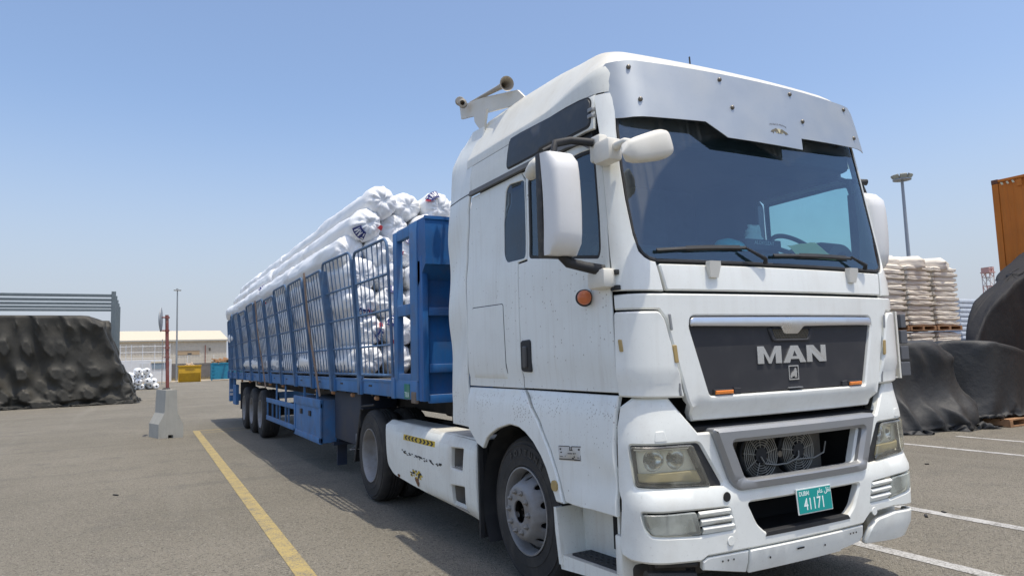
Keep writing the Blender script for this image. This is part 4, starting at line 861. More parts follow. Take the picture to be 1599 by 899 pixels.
for s in (-1, 1):
    def skf(y, z, s=s):
        d = .05*smooth01((z-.90)/.06)+.07*smooth01((.40-z)/.10)-.02*math.sin(min(1, max(0, (z-.3)/.65))*math.pi)
        return (s*(1.215-d), y, z)
    SK = rnd([(.69, .285), (.69, .945), (1.6, .958), (2.0, .962), (2.98, .965), (3.01, .93), (2.90, .50), (2.72, .415)], .06)
    H1 = rnd([(1.185, .68), (.94, .68), (.93, .862), (1.19, .848)], .015); H2 = rnd([(1.185, .362), (.915, .362), (.90, .557), (1.19, .535)], .015)
    sk = plate('side_skirt', SK, skf, SKIRTW, T, holes=[ccw(H1), ccw(H2)], thick=.04, bev=.010, st=.06)
    for (z0, z1) in ((.68, .86), (.36, .55)):
        mb = MB().box((min(s*.98, s*1.19), .92, z0-.015), (max(s*.98, s*1.19), 1.2, z0+.012)); mb.box((min(s*.98, s*1.0), .9, z0), (max(s*.98, s*1.0), 1.2, z1+.02)); mb.box((min(s*.98, s*1.19), .905, z0), (max(s*.98, s*1.19), .915, z1)); mb.box((min(s*.98, s*1.19), 1.195, z0), (max(s*.98, s*1.19), 1.205, z1))
        mb.build('skirt_step', mat('step_grey', (.30, .28, .25), .7, dirt=.6, dirtcol=(.2, .16, .12)), sk)
    MB().box((min(s*.9, s*1.16), .72, .93), (max(s*.9, s*1.16), 2.95, .955), .008).build('skirt_top', SKIRTW, sk)
    if s < 0:
        YEL = mat('sticker_yellow', (.62, .44, .04), .5, dirt=.4); INK = MATS['ink_black']
        plate('chevron_sticker', [(2.40, .806), (1.555, .813), (1.555, .864), (2.40, .862)], skf, YEL, sk, off=.0015, thick=.002, bev=.0003)
        mb = MB()
        for k in range(8):
            y = 2.33-k*.095; d = -.04 if k < 4 else .04
            for z0, z1, y0, y1 in ((.815, .836, 0, d), (.836, .857, d, 0)):
                mb.add([Vector(skf(y-a, b))+Vector((-.003, 0, 0)) for a, b in ((y0-d*.2, z0), (y0-d*.2+.045, z0), (y1-d*.2+.045, z1), (y1-d*.2, z1))], [(0, 1, 2, 3)])
        mb.build('chevron', INK, sk)
        mb = MB(); rq = random.Random(11)
        for k in range(46):
            t = rq.random()**.8; y = 2.5-t*1.1; z = .690-.02*t+rq.uniform(-.016, .016)-.004*t; a, h = rq.uniform(.01, .035), rq.uniform(.002, .008)
            mb.add([Vector(skf(y+u, z+w))+Vector((-.0025, 0, 0)) for u, w in ((-a, -h), (a*.8, -h*.7), (a, h), (-a*.7, h*1.2))], [(0, 1, 2, 3)])
        for k in range(16):
            y = 2.05+rq.uniform(-.16, .14); z = .52+rq.uniform(-.03, .03); a, h = rq.uniform(.01, .025), rq.uniform(.003, .010)
            mb.add([Vector(skf(y+u, z+w))+Vector((-.0035, 0, 0)) for u, w in ((-a, -h), (a, -h), (a, h), (-a*.7, h*1.2))], [(0, 1, 2, 3)])
        mb.build('sticker_remnant', INK, sk)['kind'] = 'stuff'
        mb = MB()
        for k in range(14):
            y = 2.05+rq.uniform(-.17, .14); z = .515+rq.uniform(-.035, .03); a, h = rq.uniform(.015, .03), rq.uniform(.006, .014)
            mb.add([Vector(skf(y+u, z+w))+Vector((-.0025, 0, 0)) for u, w in ((-a, -h), (a, -h*.6), (a, h), (-a, h))], [(0, 1, 2, 3)])
        mb.build('sticker_remnant', YEL, sk)['kind'] = 'stuff'
        mb = MB()
        for (y, z, a, h) in ((2.02, .455, .05, .035), (2.55, .43, .04, .018), (2.0, .43, .035, .03)):
            mb.add([Vector(skf(y+a*math.cos(q)*(1+.3*math.sin(3*q)), z+h*math.sin(q)))+Vector((-.0022, 0, 0)) for q in np.linspace(0, 2*math.pi, 11)[:-1]], [tuple(range(10))])
        mb.build('rust_patch', RUST, sk)
    # rear mudguard frame
    mb = MB(); mb.tube([(s*1.19, 3.95, 1.02), (s*1.19, 4.02, 1.03), (s*1.19, 4.32, .38)], .012, 6); mb.tube([(s*1.19, 3.5, 1.10), (s*1.19, 4.0, 1.06)], .012, 6)
    mb.box((min(s*.62, s*1.2), 4.05, .80), (max(s*.62, s*1.2), 4.07, 1.02)); mb.prism([(4.06, .98), (4.09, .98), (4.36, .36), (4.33, .36)], .58, lambda y, z, w: (s*(.62+w), y, z))
    mb.build('rear_mudguard', BLACK, T)

# ================================================================== TRAILER
TR = empty('flatbed_trailer', (0, 9.5, 0), 'long blue flatbed trailer with barred side cages, loaded with white rolls', 'trailer')
Y0, Y1 = 1.92, 17.62
mb = MB(); mb.box((-1.2, Y0+.05, 1.30), (1.2, Y1, 1.385)); 
for k in range(26): mb.box((-1.2, Y0+.4+k*.6, 1.20), (1.2, Y0+.46+k*.6, 1.30))
for s in (-1, 1): mb.box((s*.45-.06, 2.3, .98), (s*.45+.06, Y1-.2, 1.30))
mb.build('deck', STEELD, TR)
posts = [2.55]+[2.5+1.28*k for k in range(1, 12)]+[17.56]
def lean(y): return .055 if y < 2.7 else (.10 if y < 4 else (.17 if y < 16 else .06))
for s in (-1, 1):
    mb = MB(); mb.box((min(s*1.20, s*1.25), Y0, 1.225), (max(s*1.20, s*1.25), Y1, 1.385), .006); mb.box((min(s*1.18, s*1.262), Y0, 1.372), (max(s*1.18, s*1.262), Y1, 1.40), .004)
    rail = mb.build('side_rail', BLUE_LIT, TR, 30)
    pk = None
    for y in posts:
        MB().box((min(s*1.245, s*1.285), y-.05, 1.215), (max(s*1.245, s*1.285), y+.05, 1.43), .006).build('stake_pocket', BLUE_LIT, TR, 30)
        if s < 0: MB().box((-1.256, y-.40, 1.315), (-1.25, y-.28, 1.335), .002).build('lashing_slot', STEELD, rail)
    if s < 0:
        mr = None
        for k in range(9):
            y = 3.35+k*1.0 if k < 4 else 3.35+k*1.45
            if mr is None: mr = MB().lathe([(.022, .0001), (.018, .016), (.006, .026), (-.03, .026)], (-1.215, y, 1.185), (-1, 0, 0), 12).build('marker_lamp', mat('marker_orange', (.45, .22, .10), .5, dirt=.5), TR, 50, origin=(-1.215, y, 1.185))
            else: c = mr.copy(); COL.objects.link(c); c.location = mr.location+Vector((0, y-3.35, 0))
    # cages: each panel is a part, each bar a piece of it
    for k in range(12):
        ya, yb = posts[k]+.045, posts[k+1]-.045; la, lb = lean(ya if k else 2.55), lean(yb)
        dz = .04*math.sin(k*2.1); H = 1.50+dz; tw = .012*math.sin(k*3.3)
        def cg(t, h):
            y = ya+(yb-ya)*t; l = la+(lb-la)*t; return Vector((s*(1.262+l*(h/1.5)**1.25+tw*t), y+.02*math.sin(k*1.7)*h, 1.40+h))
        fr = MB(); rc = .10
        path = [cg(0, 0), cg(0, H*.35), cg(0, H*.7), cg(0, H-rc)]+[cg((rc-rc*math.cos(a))/(yb-ya), H-rc+rc*math.sin(a)) for a in (R(30), R(60), R(90))]+[cg(1-(rc-rc*math.cos(a))/(yb-ya), H-rc+rc*math.sin(a)) for a in (R(90), R(60), R(30))]+[cg(1, H-rc), cg(1, H*.7), cg(1, H*.35), cg(1, 0)]
        fr.tube(path, .017, 8)
        for h in (.05, .37, .74, 1.12):
            fr.tube([cg(0, h), cg(.5, h), cg(1, h)], .014 if h > .06 else .018, 6, sq=False)
        cage = fr.build('cage_panel', BLUEC, TR, 50)
        nb = 6
        for b in range(1, nb+1):
            t = b/(nb+1)+random.uniform(-.008, .008)
            t2 = t+random.gauss(0, .010); MB().tube([cg(t, .03), cg(t, H*.4), cg((t+t2)/2+random.gauss(0, .006), H*.75), cg(t2, H-.012)], .0072, 6, cap=False).build('bar', BLUEC, cage, 60)
    # stake posts between the cages
    for k, y in enumerate(posts[1:-1]):
        l = lean(y); pb = MB(); w = .030 if k != 1 else .044
        a, b, c = (Vector((s*1.268, y, 1.22)), Vector((s*(1.268+l*.42), y, 2.15)), Vector((s*(1.268+l*.93), y, 2.83)))
        pb.tube([a, b, c], w, 4, sq=True); pb.build('stake_post', BLUEC, TR, 30)
# a few rusty straps thrown over the cages
for y0, y1 in ((6.0, 5.9), (10.9, 10.75)):
    mb = MB()
    for d in (0, .05): mb.tube([(-1.30-.17, y0+d, 2.93), (-1.40, y0+.05+d, 2.2), (-1.30, y1+d, 1.35), (-1.29, y1-.12+d, 1.12)], .011, 6)
    mb.build('lashing_strap', mat('strap_brown', (.30, .22, .17), .8, var=.3), TR, 60)
# ---- headboard
hbm = MB(); hbm.box((-1.25, 1.80, 1.215), (1.25, 1.86, 2.55)); 
hb = hbm.build('headboard', BLUE, TR)
mb = MB()
for x in (-1.24, -.82, -.30, .30, .82): mb.box((x-.045 if x > -1.2 else -1.252, 1.735, 1.215), (x+.045, 1.80, 2.60), .006)
for z in (1.235, 1.52, 2.06): mb.box((-1.19, 1.74, z-.04), (1.2, 1.80, z+.04), .006)
mb.build('headboard_rib', BLUE, hb, 30)
# overhanging box along the top
lip = MB(); lip.prism([(1.64, 2.52), (1.64, 2.945), (1.66, 2.955), (2.02, 2.955), (2.02, 2.90), (1.86, 2.30)], 2.50, lambda y, z, w: (-1.25+w, y, z)); lip.box((-1.256, 1.632, 2.50), (1.256, 1.645, 2.56)); lip.box((-1.256, 1.63, 2.93), (1.256, 1.66, 2.962))
lip.build('headboard_top', BLUE, TR, 30)
for s in (-1, 1):
    fr = MB()
    def bx(lo, hi): return ((min(s*lo[0], s*hi[0]), lo[1], lo[2]), (max(s*lo[0], s*hi[0]), hi[1], hi[2]))
    fr.box(*bx((1.20, 1.86, 1.40), (1.262, 2.06, 2.95)), .006); fr.box(*bx((1.20, 2.42, 1.40), (1.272, 2.53, 2.93)), .006)
    fr.box(*bx((1.20, 2.055, 2.83), (1.265, 2.425, 2.94)), .006); fr.box(*bx((1.20, 2.055, 2.05), (1.265, 2.425, 2.16)), .006); fr.box(*bx((1.20, 2.055, 1.40), (1.265, 2.425, 1.47)), .006); fr.box(*bx((1.20, 1.88, 1.22), (1.268, 2.50, 1.405)), .006)
    fr.build('headboard_frame', BLUE_LIT, TR, 30)
npb = MB().box((-1.276, 2.07, 1.228), (-1.268, 2.22, 1.372), .002).build('number_plate', mat('old_plate_green', (.02, .20, .14), .5, dirt=.5), TR)
text('plate_number', 'T01A', .075, PW, npb, Matrix.Translation((-1.2765, 2.145, 1.265))@Matrix.Rotation(R(-90), 4, 'Z')@Matrix.Rotation(R(90), 4, 'X')@Matrix.Diagonal((.7, 1, 1, 1)), .0005)
MB().box((-1.28, 1.90, 1.19), (-1.24, 2.02, 1.30), .01).build('dented_corner', mat('scuffed_steel', (.20, .17, .14), .6, dirt=.7, dirtcol=(.12, .07, .05)), TR)
# ---- running gear, tool box, guards
for k in range(3):
    for s in (-1, 1): wheel('wheel', s*1.225, 11.78+1.31*k, TR, s, w=.36, nuts=False)
    MB().tube([(-1, 11.78+1.31*k, .52), (1, 11.78+1.31*k, .52)], .07, 10).build('axle', STEELD, TR)
mb = MB(); mb.box((-1.22, 6.03, .42), (-.62, 7.98, 1.05), .012)
tb = mb.build('tool_box', BLUE_LIT, TR, 30)
mb = MB(); mb.box((-1.24, 6.02, .93), (-1.19, 8.0, 1.06), .008); mb.box((-1.235, 6.02, .405), (-1.2, 8.0, .50), .006); mb.box((-1.235, 6.02, .42), (-1.2, 6.10, 1.0), .006); mb.box((-1.235, 7.90, .42), (-1.2, 8.0, 1.0), .006); mb.build('box_frame', BLUE_LIT, tb, 30)
for y in (6.75, 7.4): MB().box((-1.245, y-.06, .78), (-1.215, y+.06, .86), .006).build('box_latch', STEELD, tb)
for y in (6.3, 7.2): MB().box((-1.23, y-.015, 1.05), (-1.20, y+.015, 1.235)).build('box_hanger', BLUE_LIT, tb)
DBS = mat('dark_blue_steel_shade', (.020, .032, .06), .6, dirt=.5, dirtcol=(.07, .06, .05))
MB().box((-1.05, 4.55, .50), (-.55, 5.9, 1.2), .02).build('underdeck_shade_box', DBS, TR, 30)  # added dark box standing in for the shade round the landing gear
for s in (-1, 1):
    mb = MB().box((s*.93-.07, 5.95, .10), (s*.93+.07, 6.0, 1.2)); mb.box((s*.93-.15, 5.85, .40), (s*.93+.15, 5.98, .44)); mb.box((s*.93-.07, 5.9, .40), (s*.93+.07, 5.99, 1.2)); mb.build('landing_leg', DBS, TR)
mb = MB().tube([(-1.06, 4.75, .50), (-1.12, 4.6, .50), (-1.2, 4.5, .49)], .012, 6); mb.tube([(-1.06, 4.72, .66), (-1.08, 4.65, .52)], .01, 6); mb.tube([(-1.2, 4.5, .49), (-1.15, 4.0, .55)], .004, 4); mb.build('landing_crank', RIM, TR)
gd = MB()
for z in (.86, .50): gd.box((-1.23, 8.05, z-.045), (-1.20, 10.95, z+.045), .004)
for y in (9.0, 9.95): gd.box((-1.20, y-.03, .5), (-1.17, y+.03, 1.25), .004)
for y in (8.6, 9.5, 10.3, 10.9): gd.box((-1.22, y-.02, .46), (-1.195, y+.02, .9))
gd.build('side_guard', BLUE_LIT, TR, 30)
mb = MB(); mb.box((-1.22, 16.6, .75), (-1.16, 16.7, 1.25)); mb.box((-1.24, 17.45, .55), (-1.1, 17.6, 1.25), .01); mb.box((-1.2, 17.5, .55), (1.2, 17.58, .75)); mb.build('rear_bumper', BLUE_LIT, TR)
mb = MB(); mb.box((-1.225, 15.1, .45), (-.85, 15.13, 1.15)); mb.build('mud_flap', BLACK, TR)
MB().box((-1.21, 16.3, .5), (-1.12, 16.9, 1.05), .01).build('spare_box', BLUE_LIT, TR)
mb = MB()
for z in (.72, .83): mb.box((-1.235, 17.43, z), (-1.15, 17.45, z+.07))
mb.build('rear_reflector', mat('reflector_white', (.7, .7, .7), .4), TR)

# ================================================================== WHITE ROLLS ON THE TRAILER
ROLLM = mat('white_wrap', (.87, .88, .88), .38, var=.03, vscale=4, bump=.35, bscale=22)
RB = mat('label_blue', (.02, .03, .16), .5); RR_ = mat('label_red', (.48, .025, .035), .5); RW = mat('label_white', (.8, .8, .8), .5)
def roll_mesh(seed, L, r=.224):
    rq = random.Random(seed); N = 40; rows = []
    e_ = rq.uniform(.8, 1.3); st = [(-.01, .02+.02*rq.random()), (-.028*e_, .07), (-.018*e_, .11), (.0, .15), (.03*e_, .190), (.075, .212), (.13, r)]
    M_ = int(L/.16)
    prof = st+[(.13+(L-.26)*i/M_, r) for i in range(1, M_)]+[(L-a, b) for a, b in st[::-1]]
    vs = []; ph = rq.uniform(0, 9); kx, kz = rq.uniform(-.06, .06), rq.uniform(-.06, .06); np_ = rq.randint(7, 15)
    for i, (d, rr) in enumerate(prof):
        e = min(d, L-d); pl = .016*math.exp(-max(0, e)/.07)*min(1, rr/.1)+.0025
        for k in range(N):
            a = 2*math.pi*k/N
            w = pl*(.45*math.sin(np_*a+ph+2*math.sin(a*2+ph))+1.5*noise.noise((math.cos(a)*3.4+seed*1.7, math.sin(a)*3.4, d*5))+.9*noise.noise((math.cos(a)*8, math.sin(a)*8+seed, d*9)))+.024*noise.noise((math.cos(a)*1.2+seed, math.sin(a)*1.2, d*1.3))+.012*noise.noise((math.cos(a)*3+seed, math.sin(a)*3, d*6))+.006*abs(noise.noise((math.cos(a)*5, math.sin(a)*5+seed, d*2.2)))-.012*max(0, 1-abs(noise.noise((math.cos(a)*3.3+seed, math.sin(a)*3.3, d*.45)))*7)-.010*max(0, 1-abs(noise.noise((math.cos(a)*1.1, math.sin(a)*1.1+seed*2, d*1.1)))*9)
            q = rr+w; dd = d+((.008*math.sin(np_*a+ph+1)+.05*noise.noise((math.cos(a)*2.6*rr*6, math.sin(a)*2.6*rr*6+seed, 3))) if e < .12 else 0)*min(1, rr/.15)
            k_ = math.exp(-max(0, e+.03)/.05)*(1-rr/r); vs.append((q*math.cos(a)+kx*k_, dd, q*math.sin(a)*.965+kz*k_))
    P = len(prof); fs = [(i*N+k, (i+1)*N+k, (i+1)*N+(k+1) % N, i*N+(k+1) % N) for i in range(P-1) for k in range(N)]
    fs += [tuple(range(N)), tuple((P-1)*N+k for k in range(N-1, -1, -1))]
    me = bpy.data.meshes.new('wrapped_roll'); me.from_pydata(vs, [], fs); me.materials.append(ROLLM)
    me.polygons.foreach_set('use_smooth', [True]*len(fs)); return me
LR = 3.25
rm = [roll_mesh(k, LR) for k in range(12)]
def label_meshes(r=.2295):
    out = []
    def onroll(a, d, rr=r):
        # d runs over the domed end: 0 near its middle, 1 on the body
        q = tab([(0, .075), (.18, .115), (.36, .155), (.58, .196), (.8, .216), (1, r)], d); y = tab([(0, -.050), (.18, -.042), (.36, -.022), (.58, .010), (.8, .062), (1, .13)], d)
        return (q*math.cos(a), y-.020, q*math.sin(a)*.965)
    def patch(a0, a1, d0, d1, name, m, sl=0., lift=.0):
        N, K = 8, 6; me = bpy.data.meshes.new(name)
        vs = [tuple(c*(1+lift) if q != 1 else c for q, c in enumerate(onroll(a0+(a1-a0)*i/N, d0+(d1-d0)*j/K+sl*i/N))) for i in range(N+1) for j in range(K+1)]
        fs = [(i*(K+1)+j, (i+1)*(K+1)+j, (i+1)*(K+1)+j+1, i*(K+1)+j+1) for i in range(N) for j in range(K)]
        me.from_pydata(vs, [], fs); me.materials.append(m); return me
    b = patch(0, 1.0, .10, .62, 'label_band', RB, .12, .07); rd = patch(1.25, 1.6, .22, .58, 'label_mark', RR_, .12, .07)
    # white letters N A T on the blue band, as strokes
    vs, fs = [], []
    def stroke(p, q, w=.012):
        (a, b_), (c, d) = p, q; du, dv = (c-a)*.17, (d-b_)*.22; L = math.hypot(du, dv) or 1; nx, ny = -dv/L*w/2/.17, du/L*w/2/.22
        n = len(vs)
        for (u, v) in ((a+nx, b_+ny), (c+nx, d+ny), (c-nx, d-ny), (a-nx, b_-ny)):
            pp = onroll(u, v+.12*u/1.0); vs.append((pp[0]*1.085, pp[1]-.004, pp[2]*1.085))
        fs.append((n, n+1, n+2, n+3))
    z0, z1 = .20, .52
    for x0, seg in ((.18, [((0, 0), (0, 1)), ((0, 1), (1, 0)), ((1, 0), (1, 1))]), (.48, [((0, 0), (.5, 1)), ((.5, 1), (1, 0)), ((.2, .4), (.8, .4))]), (.78, [((0, 1), (1, 1)), ((.5, 0), (.5, 1))])):
        for (p, q) in seg: stroke((x0+p[0]*.2, z0+p[1]*(z1-z0)), (x0+q[0]*.2, z0+q[1]*(z1-z0)))
    me = bpy.data.meshes.new('label_letters'); me.from_pydata(vs, [], fs); me.materials.append(RW)
    return b, rd, me
LB, LRD, LT = label_meshes()
rows = [(1.620, -1.045, 6), (2.000, -1.02, 6), (2.375, -1.10, 6), (2.735, -1.10, 6), (3.065, -1.19, 6), (3.405, -.985, 5), (3.735, -.78, 4)]
WORD = ['bottom', 'second', 'third', 'fourth', 'fifth', 'sixth', 'top']
ORD = ['nearest the cage', 'second from the near cage', 'third from the near cage', 'fourth from the near cage', 'fifth from the near cage', 'at the far side']
SEGN = ['at the front of the trailer', 'behind the front rolls', 'behind the middle of the trailer', 'at the tail of the trailer']
rq = random.Random(21)
for ri, (z, x0, nx) in enumerate(rows):
    for c in range(nx):
        x = x0+.425*c
        for sg in range(4):
            if sg > 0 and not (c <= 1 or ri == 6): continue
            y = 4.18+sg*3.32+rq.uniform(-.07, .07)+(.05*ri if sg == 0 else 0)+(.10 if ri == 4 and c == 0 else 0)
            o = bpy.data.objects.new('wrapped_roll', rm[rq.randrange(12)]); COL.objects.link(o)
            y += rq.uniform(-.10, .10) if sg == 0 else 0; o.location = (x+rq.uniform(-.018, .018), y, z+rq.uniform(-.006, .006)); ang = rq.uniform(0, 6.28); o.rotation_euler = (rq.uniform(-.005, .005), ang, rq.uniform(-.008, .008)); q = rq.uniform(.95, 1.05); o.scale = (q, 1, q*rq.uniform(.96, 1.03))
            tag(o, 'white plastic-wrapped roll %s, %s layer, %s' % (SEGN[sg], WORD[ri], ORD[min(c, 5)]), 'wrapped roll', 'white rolls loaded on the trailer')
            if (sg == 0 or c == 0) and rq.random() < .68:
                tgt = rq.uniform(0, 6.28)
                # rotation about Y by ang turns local angle a to a-ang
                for me, nm in ((LB, 'label_band'), (LRD, 'label_mark'), (LT, 'label_letters')):
                    if nm == 'label_mark' and rq.random() < .45: continue
                    l_ = bpy.data.objects.new(nm, me); COL.objects.link(l_); l_.parent = o; l_.rotation_euler = (0, -ang-tgt-(rq.uniform(-.6, 1.4) if nm == 'label_mark' else 0), 0)

# ================================================================== GROUND
def asphalt():
    m = bpy.data.materials.new('asphalt'); m.use_nodes = True; n = m.node_tree.nodes; l = m.node_tree.links; b = n['Principled BSDF']
    tc = n.new('ShaderNodeTexCoord')
    def nz(sc, det=6, rg=.6, vec=None):
        t = n.new('ShaderNodeTexNoise'); t.inputs['Scale'].default_value = sc; t.inputs['Detail'].default_value = det; t.inputs['Roughness'].default_value = rg; l.new(vec or tc.outputs['Object'], t.inputs[0]); return t.outputs['Fac']
    def mr(f, a, c, d=0., e=1.):
        r = n.new('ShaderNodeMapRange'); r.inputs[1].default_value = a; r.inputs[2].default_value = c; r.inputs[3].default_value = d; r.inputs[4].default_value = e; l.new(f, r.inputs[0]); return r.outputs[0]
    def mx(f, A, Bc, mode='MIX'):
        x = n.new('ShaderNodeMix'); x.data_type = 'RGBA'; x.blend_type = mode
        if isinstance(f, float): x.inputs[0].default_value = f
        else: l.new(f, x.inputs[0])
        for s, v in ((6, A), (7, Bc)):
            if isinstance(v, tuple): x.inputs[s].default_value = v+(1,)
            else: l.new(v, x.inputs[s])
        return x.outputs[2]
    c = mx(mr(nz(.35, 5), .35, .65), (0.200, 0.182, 0.144), (0.251, 0.228, 0.183))
    c = mx(mr(nz(1.7, 7), .55, .75), c, (0.170, 0.157, 0.132))
    vo = n.new('ShaderNodeTexVoronoi'); vo.inputs['Scale'].default_value = 95; l.new(tc.outputs['Object'], vo.inputs[0])
    c = mx(mr(vo.outputs['Distance'], .0, .55, .55, 0.), c, (0.334, 0.309, 0.255))
    v2 = n.new('ShaderNodeTexVoronoi'); v2.inputs['Scale'].default_value = 75; l.new(tc.outputs['Object'], v2.inputs[0])
    sx = n.new('ShaderNodeSeparateColor'); l.new(v2.outputs['Color'], sx.inputs[0])
    c = mx(mr(sx.outputs[0], .72, .92, 0., .65), c, (0.084, 0.076, 0.064))
    c = mx(mr(sx.outputs[1], .95, .98, 0., .6), c, (0.378, 0.357, 0.308))
    # faint tyre tracks and drags along the yard
    mp = n.new('ShaderNodeMapping'); mp.inputs['Scale'].default_value = (1.1, .05, 1); mp.inputs['Rotation'].default_value = (0, 0, R(-14)); l.new(tc.outputs['Object'], mp.inputs[0])
    c = mx(mr(nz(1.6, 4, .5, mp.outputs[0]), .57, .75, 0., .35), c, (0.290, 0.271, 0.227))
    mp2 = n.new('ShaderNodeMapping'); mp2.inputs['Scale'].default_value = (.16, 1.5, 1); mp2.inputs['Rotation'].default_value = (0, 0, R(8)); l.new(tc.outputs['Object'], mp2.inputs[0])
    c = mx(mr(nz(.9, 4, .5, mp2.outputs[0]), .60, .74, 0., .60), c, (0.128, 0.120, 0.106))
    l.new(c, b.inputs['Base Color']); b.inputs['Roughness'].default_value = .92; b.inputs['Specular IOR Level'].default_value = .25
    bp = n.new('ShaderNodeBump'); bp.inputs['Strength'].default_value = .9; bp.inputs['Distance'].default_value = .015
    l.new(vo.outputs['Distance'], bp.inputs['Height']); bp.invert = True; l.new(bp.outputs[0], b.inputs['Normal'])
    return m
def flat(name, poly, z, m, kind='structure'):
    mb = MB().add([(x, y, z) for x, y in poly], [tuple(range(len(poly)))]); return tag(mb.build(name, m), kind=kind)
flat('ground', [(-1500, -600), (1500, -600), (1500, 2500), (-1500, 2500)], 0, asphalt())
SAND = mat('sand', (.40, .33, .23), .95, var=.2, vscale=.8, bump=.4, bscale=4)
flat('sand_strip', [(-60, 75.5), (60, 75.5), (60, 400), (-60, 400)], .004, SAND)
def paint_mat(name, col):
    m = bpy.data.materials.new(name); m.use_nodes = True; n = m.node_tree.nodes; l = m.node_tree.links; b = n['Principled BSDF']; b.inputs['Roughness'].default_value = .8
    tc = n.new('ShaderNodeTexCoord'); t = n.new('ShaderNodeTexNoise'); t.inputs['Scale'].default_value = 5; t.inputs['Detail'].default_value = 10; t.inputs['Roughness'].default_value = .75; l.new(tc.outputs['Object'], t.inputs[0])
    t2 = n.new('ShaderNodeTexNoise'); t2.inputs['Scale'].default_value = 70; t2.inputs['Detail'].default_value = 4; l.new(tc.outputs['Object'], t2.inputs[0])
    ad = n.new('ShaderNodeMath'); ad.operation = 'ADD'; l.new(t.outputs['Fac'], ad.inputs[0]); l.new(t2.outputs['Fac'], ad.inputs[1])
    r = n.new('ShaderNodeMapRange'); r.inputs[1].default_value = .92; r.inputs[2].default_value = 1.22; l.new(ad.outputs[0], r.inputs[0])
    x = n.new('ShaderNodeMix'); x.data_type = 'RGBA'; l.new(r.outputs[0], x.inputs[0]); x.inputs[6].default_value = col+(1,); x.inputs[7].default_value = (.15, .14, .12, 1)
    l.new(x.outputs[2], b.inputs['Base Color']); return m
YP = paint_mat('yellow_road_paint', (.40, .305, .115)); WP = paint_mat('white_road_paint', (.46, .45, .42))
flat('yellow_line', [(-2.60, -6), (-2.46, -6), (-2.235, 14.72), (-2.385, 14.72)], .004, YP)
flat('yellow_line', [(-2.235, 14.60), (-2.235, 14.72), (1.5, 14.72), (1.5, 14.62)], .004, YP)
flat('yellow_line', [(-2.20, 13.98), (-2.20, 14.06), (1.5, 14.30), (1.5, 14.22)], .0042, YP)
for x, y1 in ((1.63, 9), (3.145, 9), (7.44, 2.75), (8.95, 2.72)):
    flat('white_line', [(x-.07, -7), (x+.07, -7), (x+.07, y1), (x-.07, y1)], .004, WP)
# litter specks on the asphalt
rq = random.Random(4)
for k in range(6):
    x, y = ((rq.uniform(2.2, 6.5), rq.uniform(-.6, 1.8)) if k < 5 else (rq.uniform(-4.2, -3), rq.uniform(2.5, 8)))
    mb = MB(); a = rq.uniform(0, 3); L = rq.uniform(.02, .05)
    mb.box((-L, -.012, .0), (L, .012, .012), .003, Matrix.Translation((x, y, .003))@Matrix.Rotation(a, 4, 'Z'))
    tag(mb.build('litter', mat('litter_dark', (.02, .02, .02), .8), None, origin=(x, y, .003)), 'tiny dark scrap of litter on the bare asphalt', 'litter', 'dark scraps on the asphalt')

# ================================================================== LEFT SIDE OF THE YARD
# concrete barrier block carrying a red pole with a round traffic mirror
CONC = mat('concrete', (.42, .41, .36), .9, var=.12, vscale=3, dirt=.3, dirtcol=(.28, .25, .20), dscale=3, streak=.3, bump=.3, bscale=30)
prof = [(-.26, 0), (-.26, .31), (-.135, .56), (-.12, 1.08), (.12, 1.08), (.135, .56), (.26, .29), (.26, 0), (.06, 0), (.055, .07), (-.055, .07), (-.06, 0)]
BA = R(14.5)
bk = MB().prism(prof, .72, lambda x, z, w: (-2.924+(x+.012*noise.noise((x*4, z*4, 1)))*.965-w*math.sin(BA), 13.29-x*.265+w*math.cos(BA), z))
bo = tag(bk.build('concrete_barrier', CONC, None, origin=(-3.02, 13.9, 0)), 'pale concrete barrier block standing by the yellow line', 'barrier')
mo = empty('traffic_mirror', (-2.99, 13.85, 1.08), 'round traffic mirror on a red pole set in the concrete barrier', 'traffic mirror')
POLER = mat('pole_red', (.24, .07, .06), .6, dirt=.8, dirtcol=(.34, .24, .2), dscale=5)
MB().tube([(-2.99, 13.85, 1.06), (-3.03, 13.85, 2.82)], .038, 12).build('pole', POLER, mo, 60)
MB().lathe([(.0, .0001), (.0, .22), (.012, .285), (.03, .29), (.035, .27), (.06, .15), (.065, .0001)], (-3.135, 13.8, 2.71), (-.97, .12, .0), 36).build('mirror_disc', mat('mirror_back', (.36, .38, .39), .5), mo, 50)
for z in (2.45, 2.76): mb = MB().tube([(-3.02, 13.85, z), (-3.13, 13.8, z)], .016, 8); mb.lathe([(-.02, .05), (.02, .05)], (-3.02, 13.85, z), (0, 0, 1), 12); mb.build('clamp', POLER, mo)
for z in (2.05, 1.83): mb = MB().lathe([(-.018, .052), (.018, .052)], (-3.01, 13.85, z), (0, 0, 1), 12); mb.tube([(-3.01, 13.85, z), (-3.11, 13.83, z)], .008, 6); mb.build('clamp', POLER, mo)
MB().tube([(-3.11, 13.83, 1.2), (-3.115, 13.83, 2.25)], .010, 6).build('stay', mat('stay_grey', (.3, .3, .3), .6), mo)
mb = MB()
for k in range(5): mb.lathe([(-.03, .0001), (-.02, .03+.008*k), (.02, .03), (.03, .0001)], (-3.02+.05*math.cos(k*2.2), 13.78+.04*math.sin(k*2), 1.09), (0, 0, 1), 7)
mb.build('pole_wedge', mat('wedge_dark', (.05, .05, .05), .9), mo)

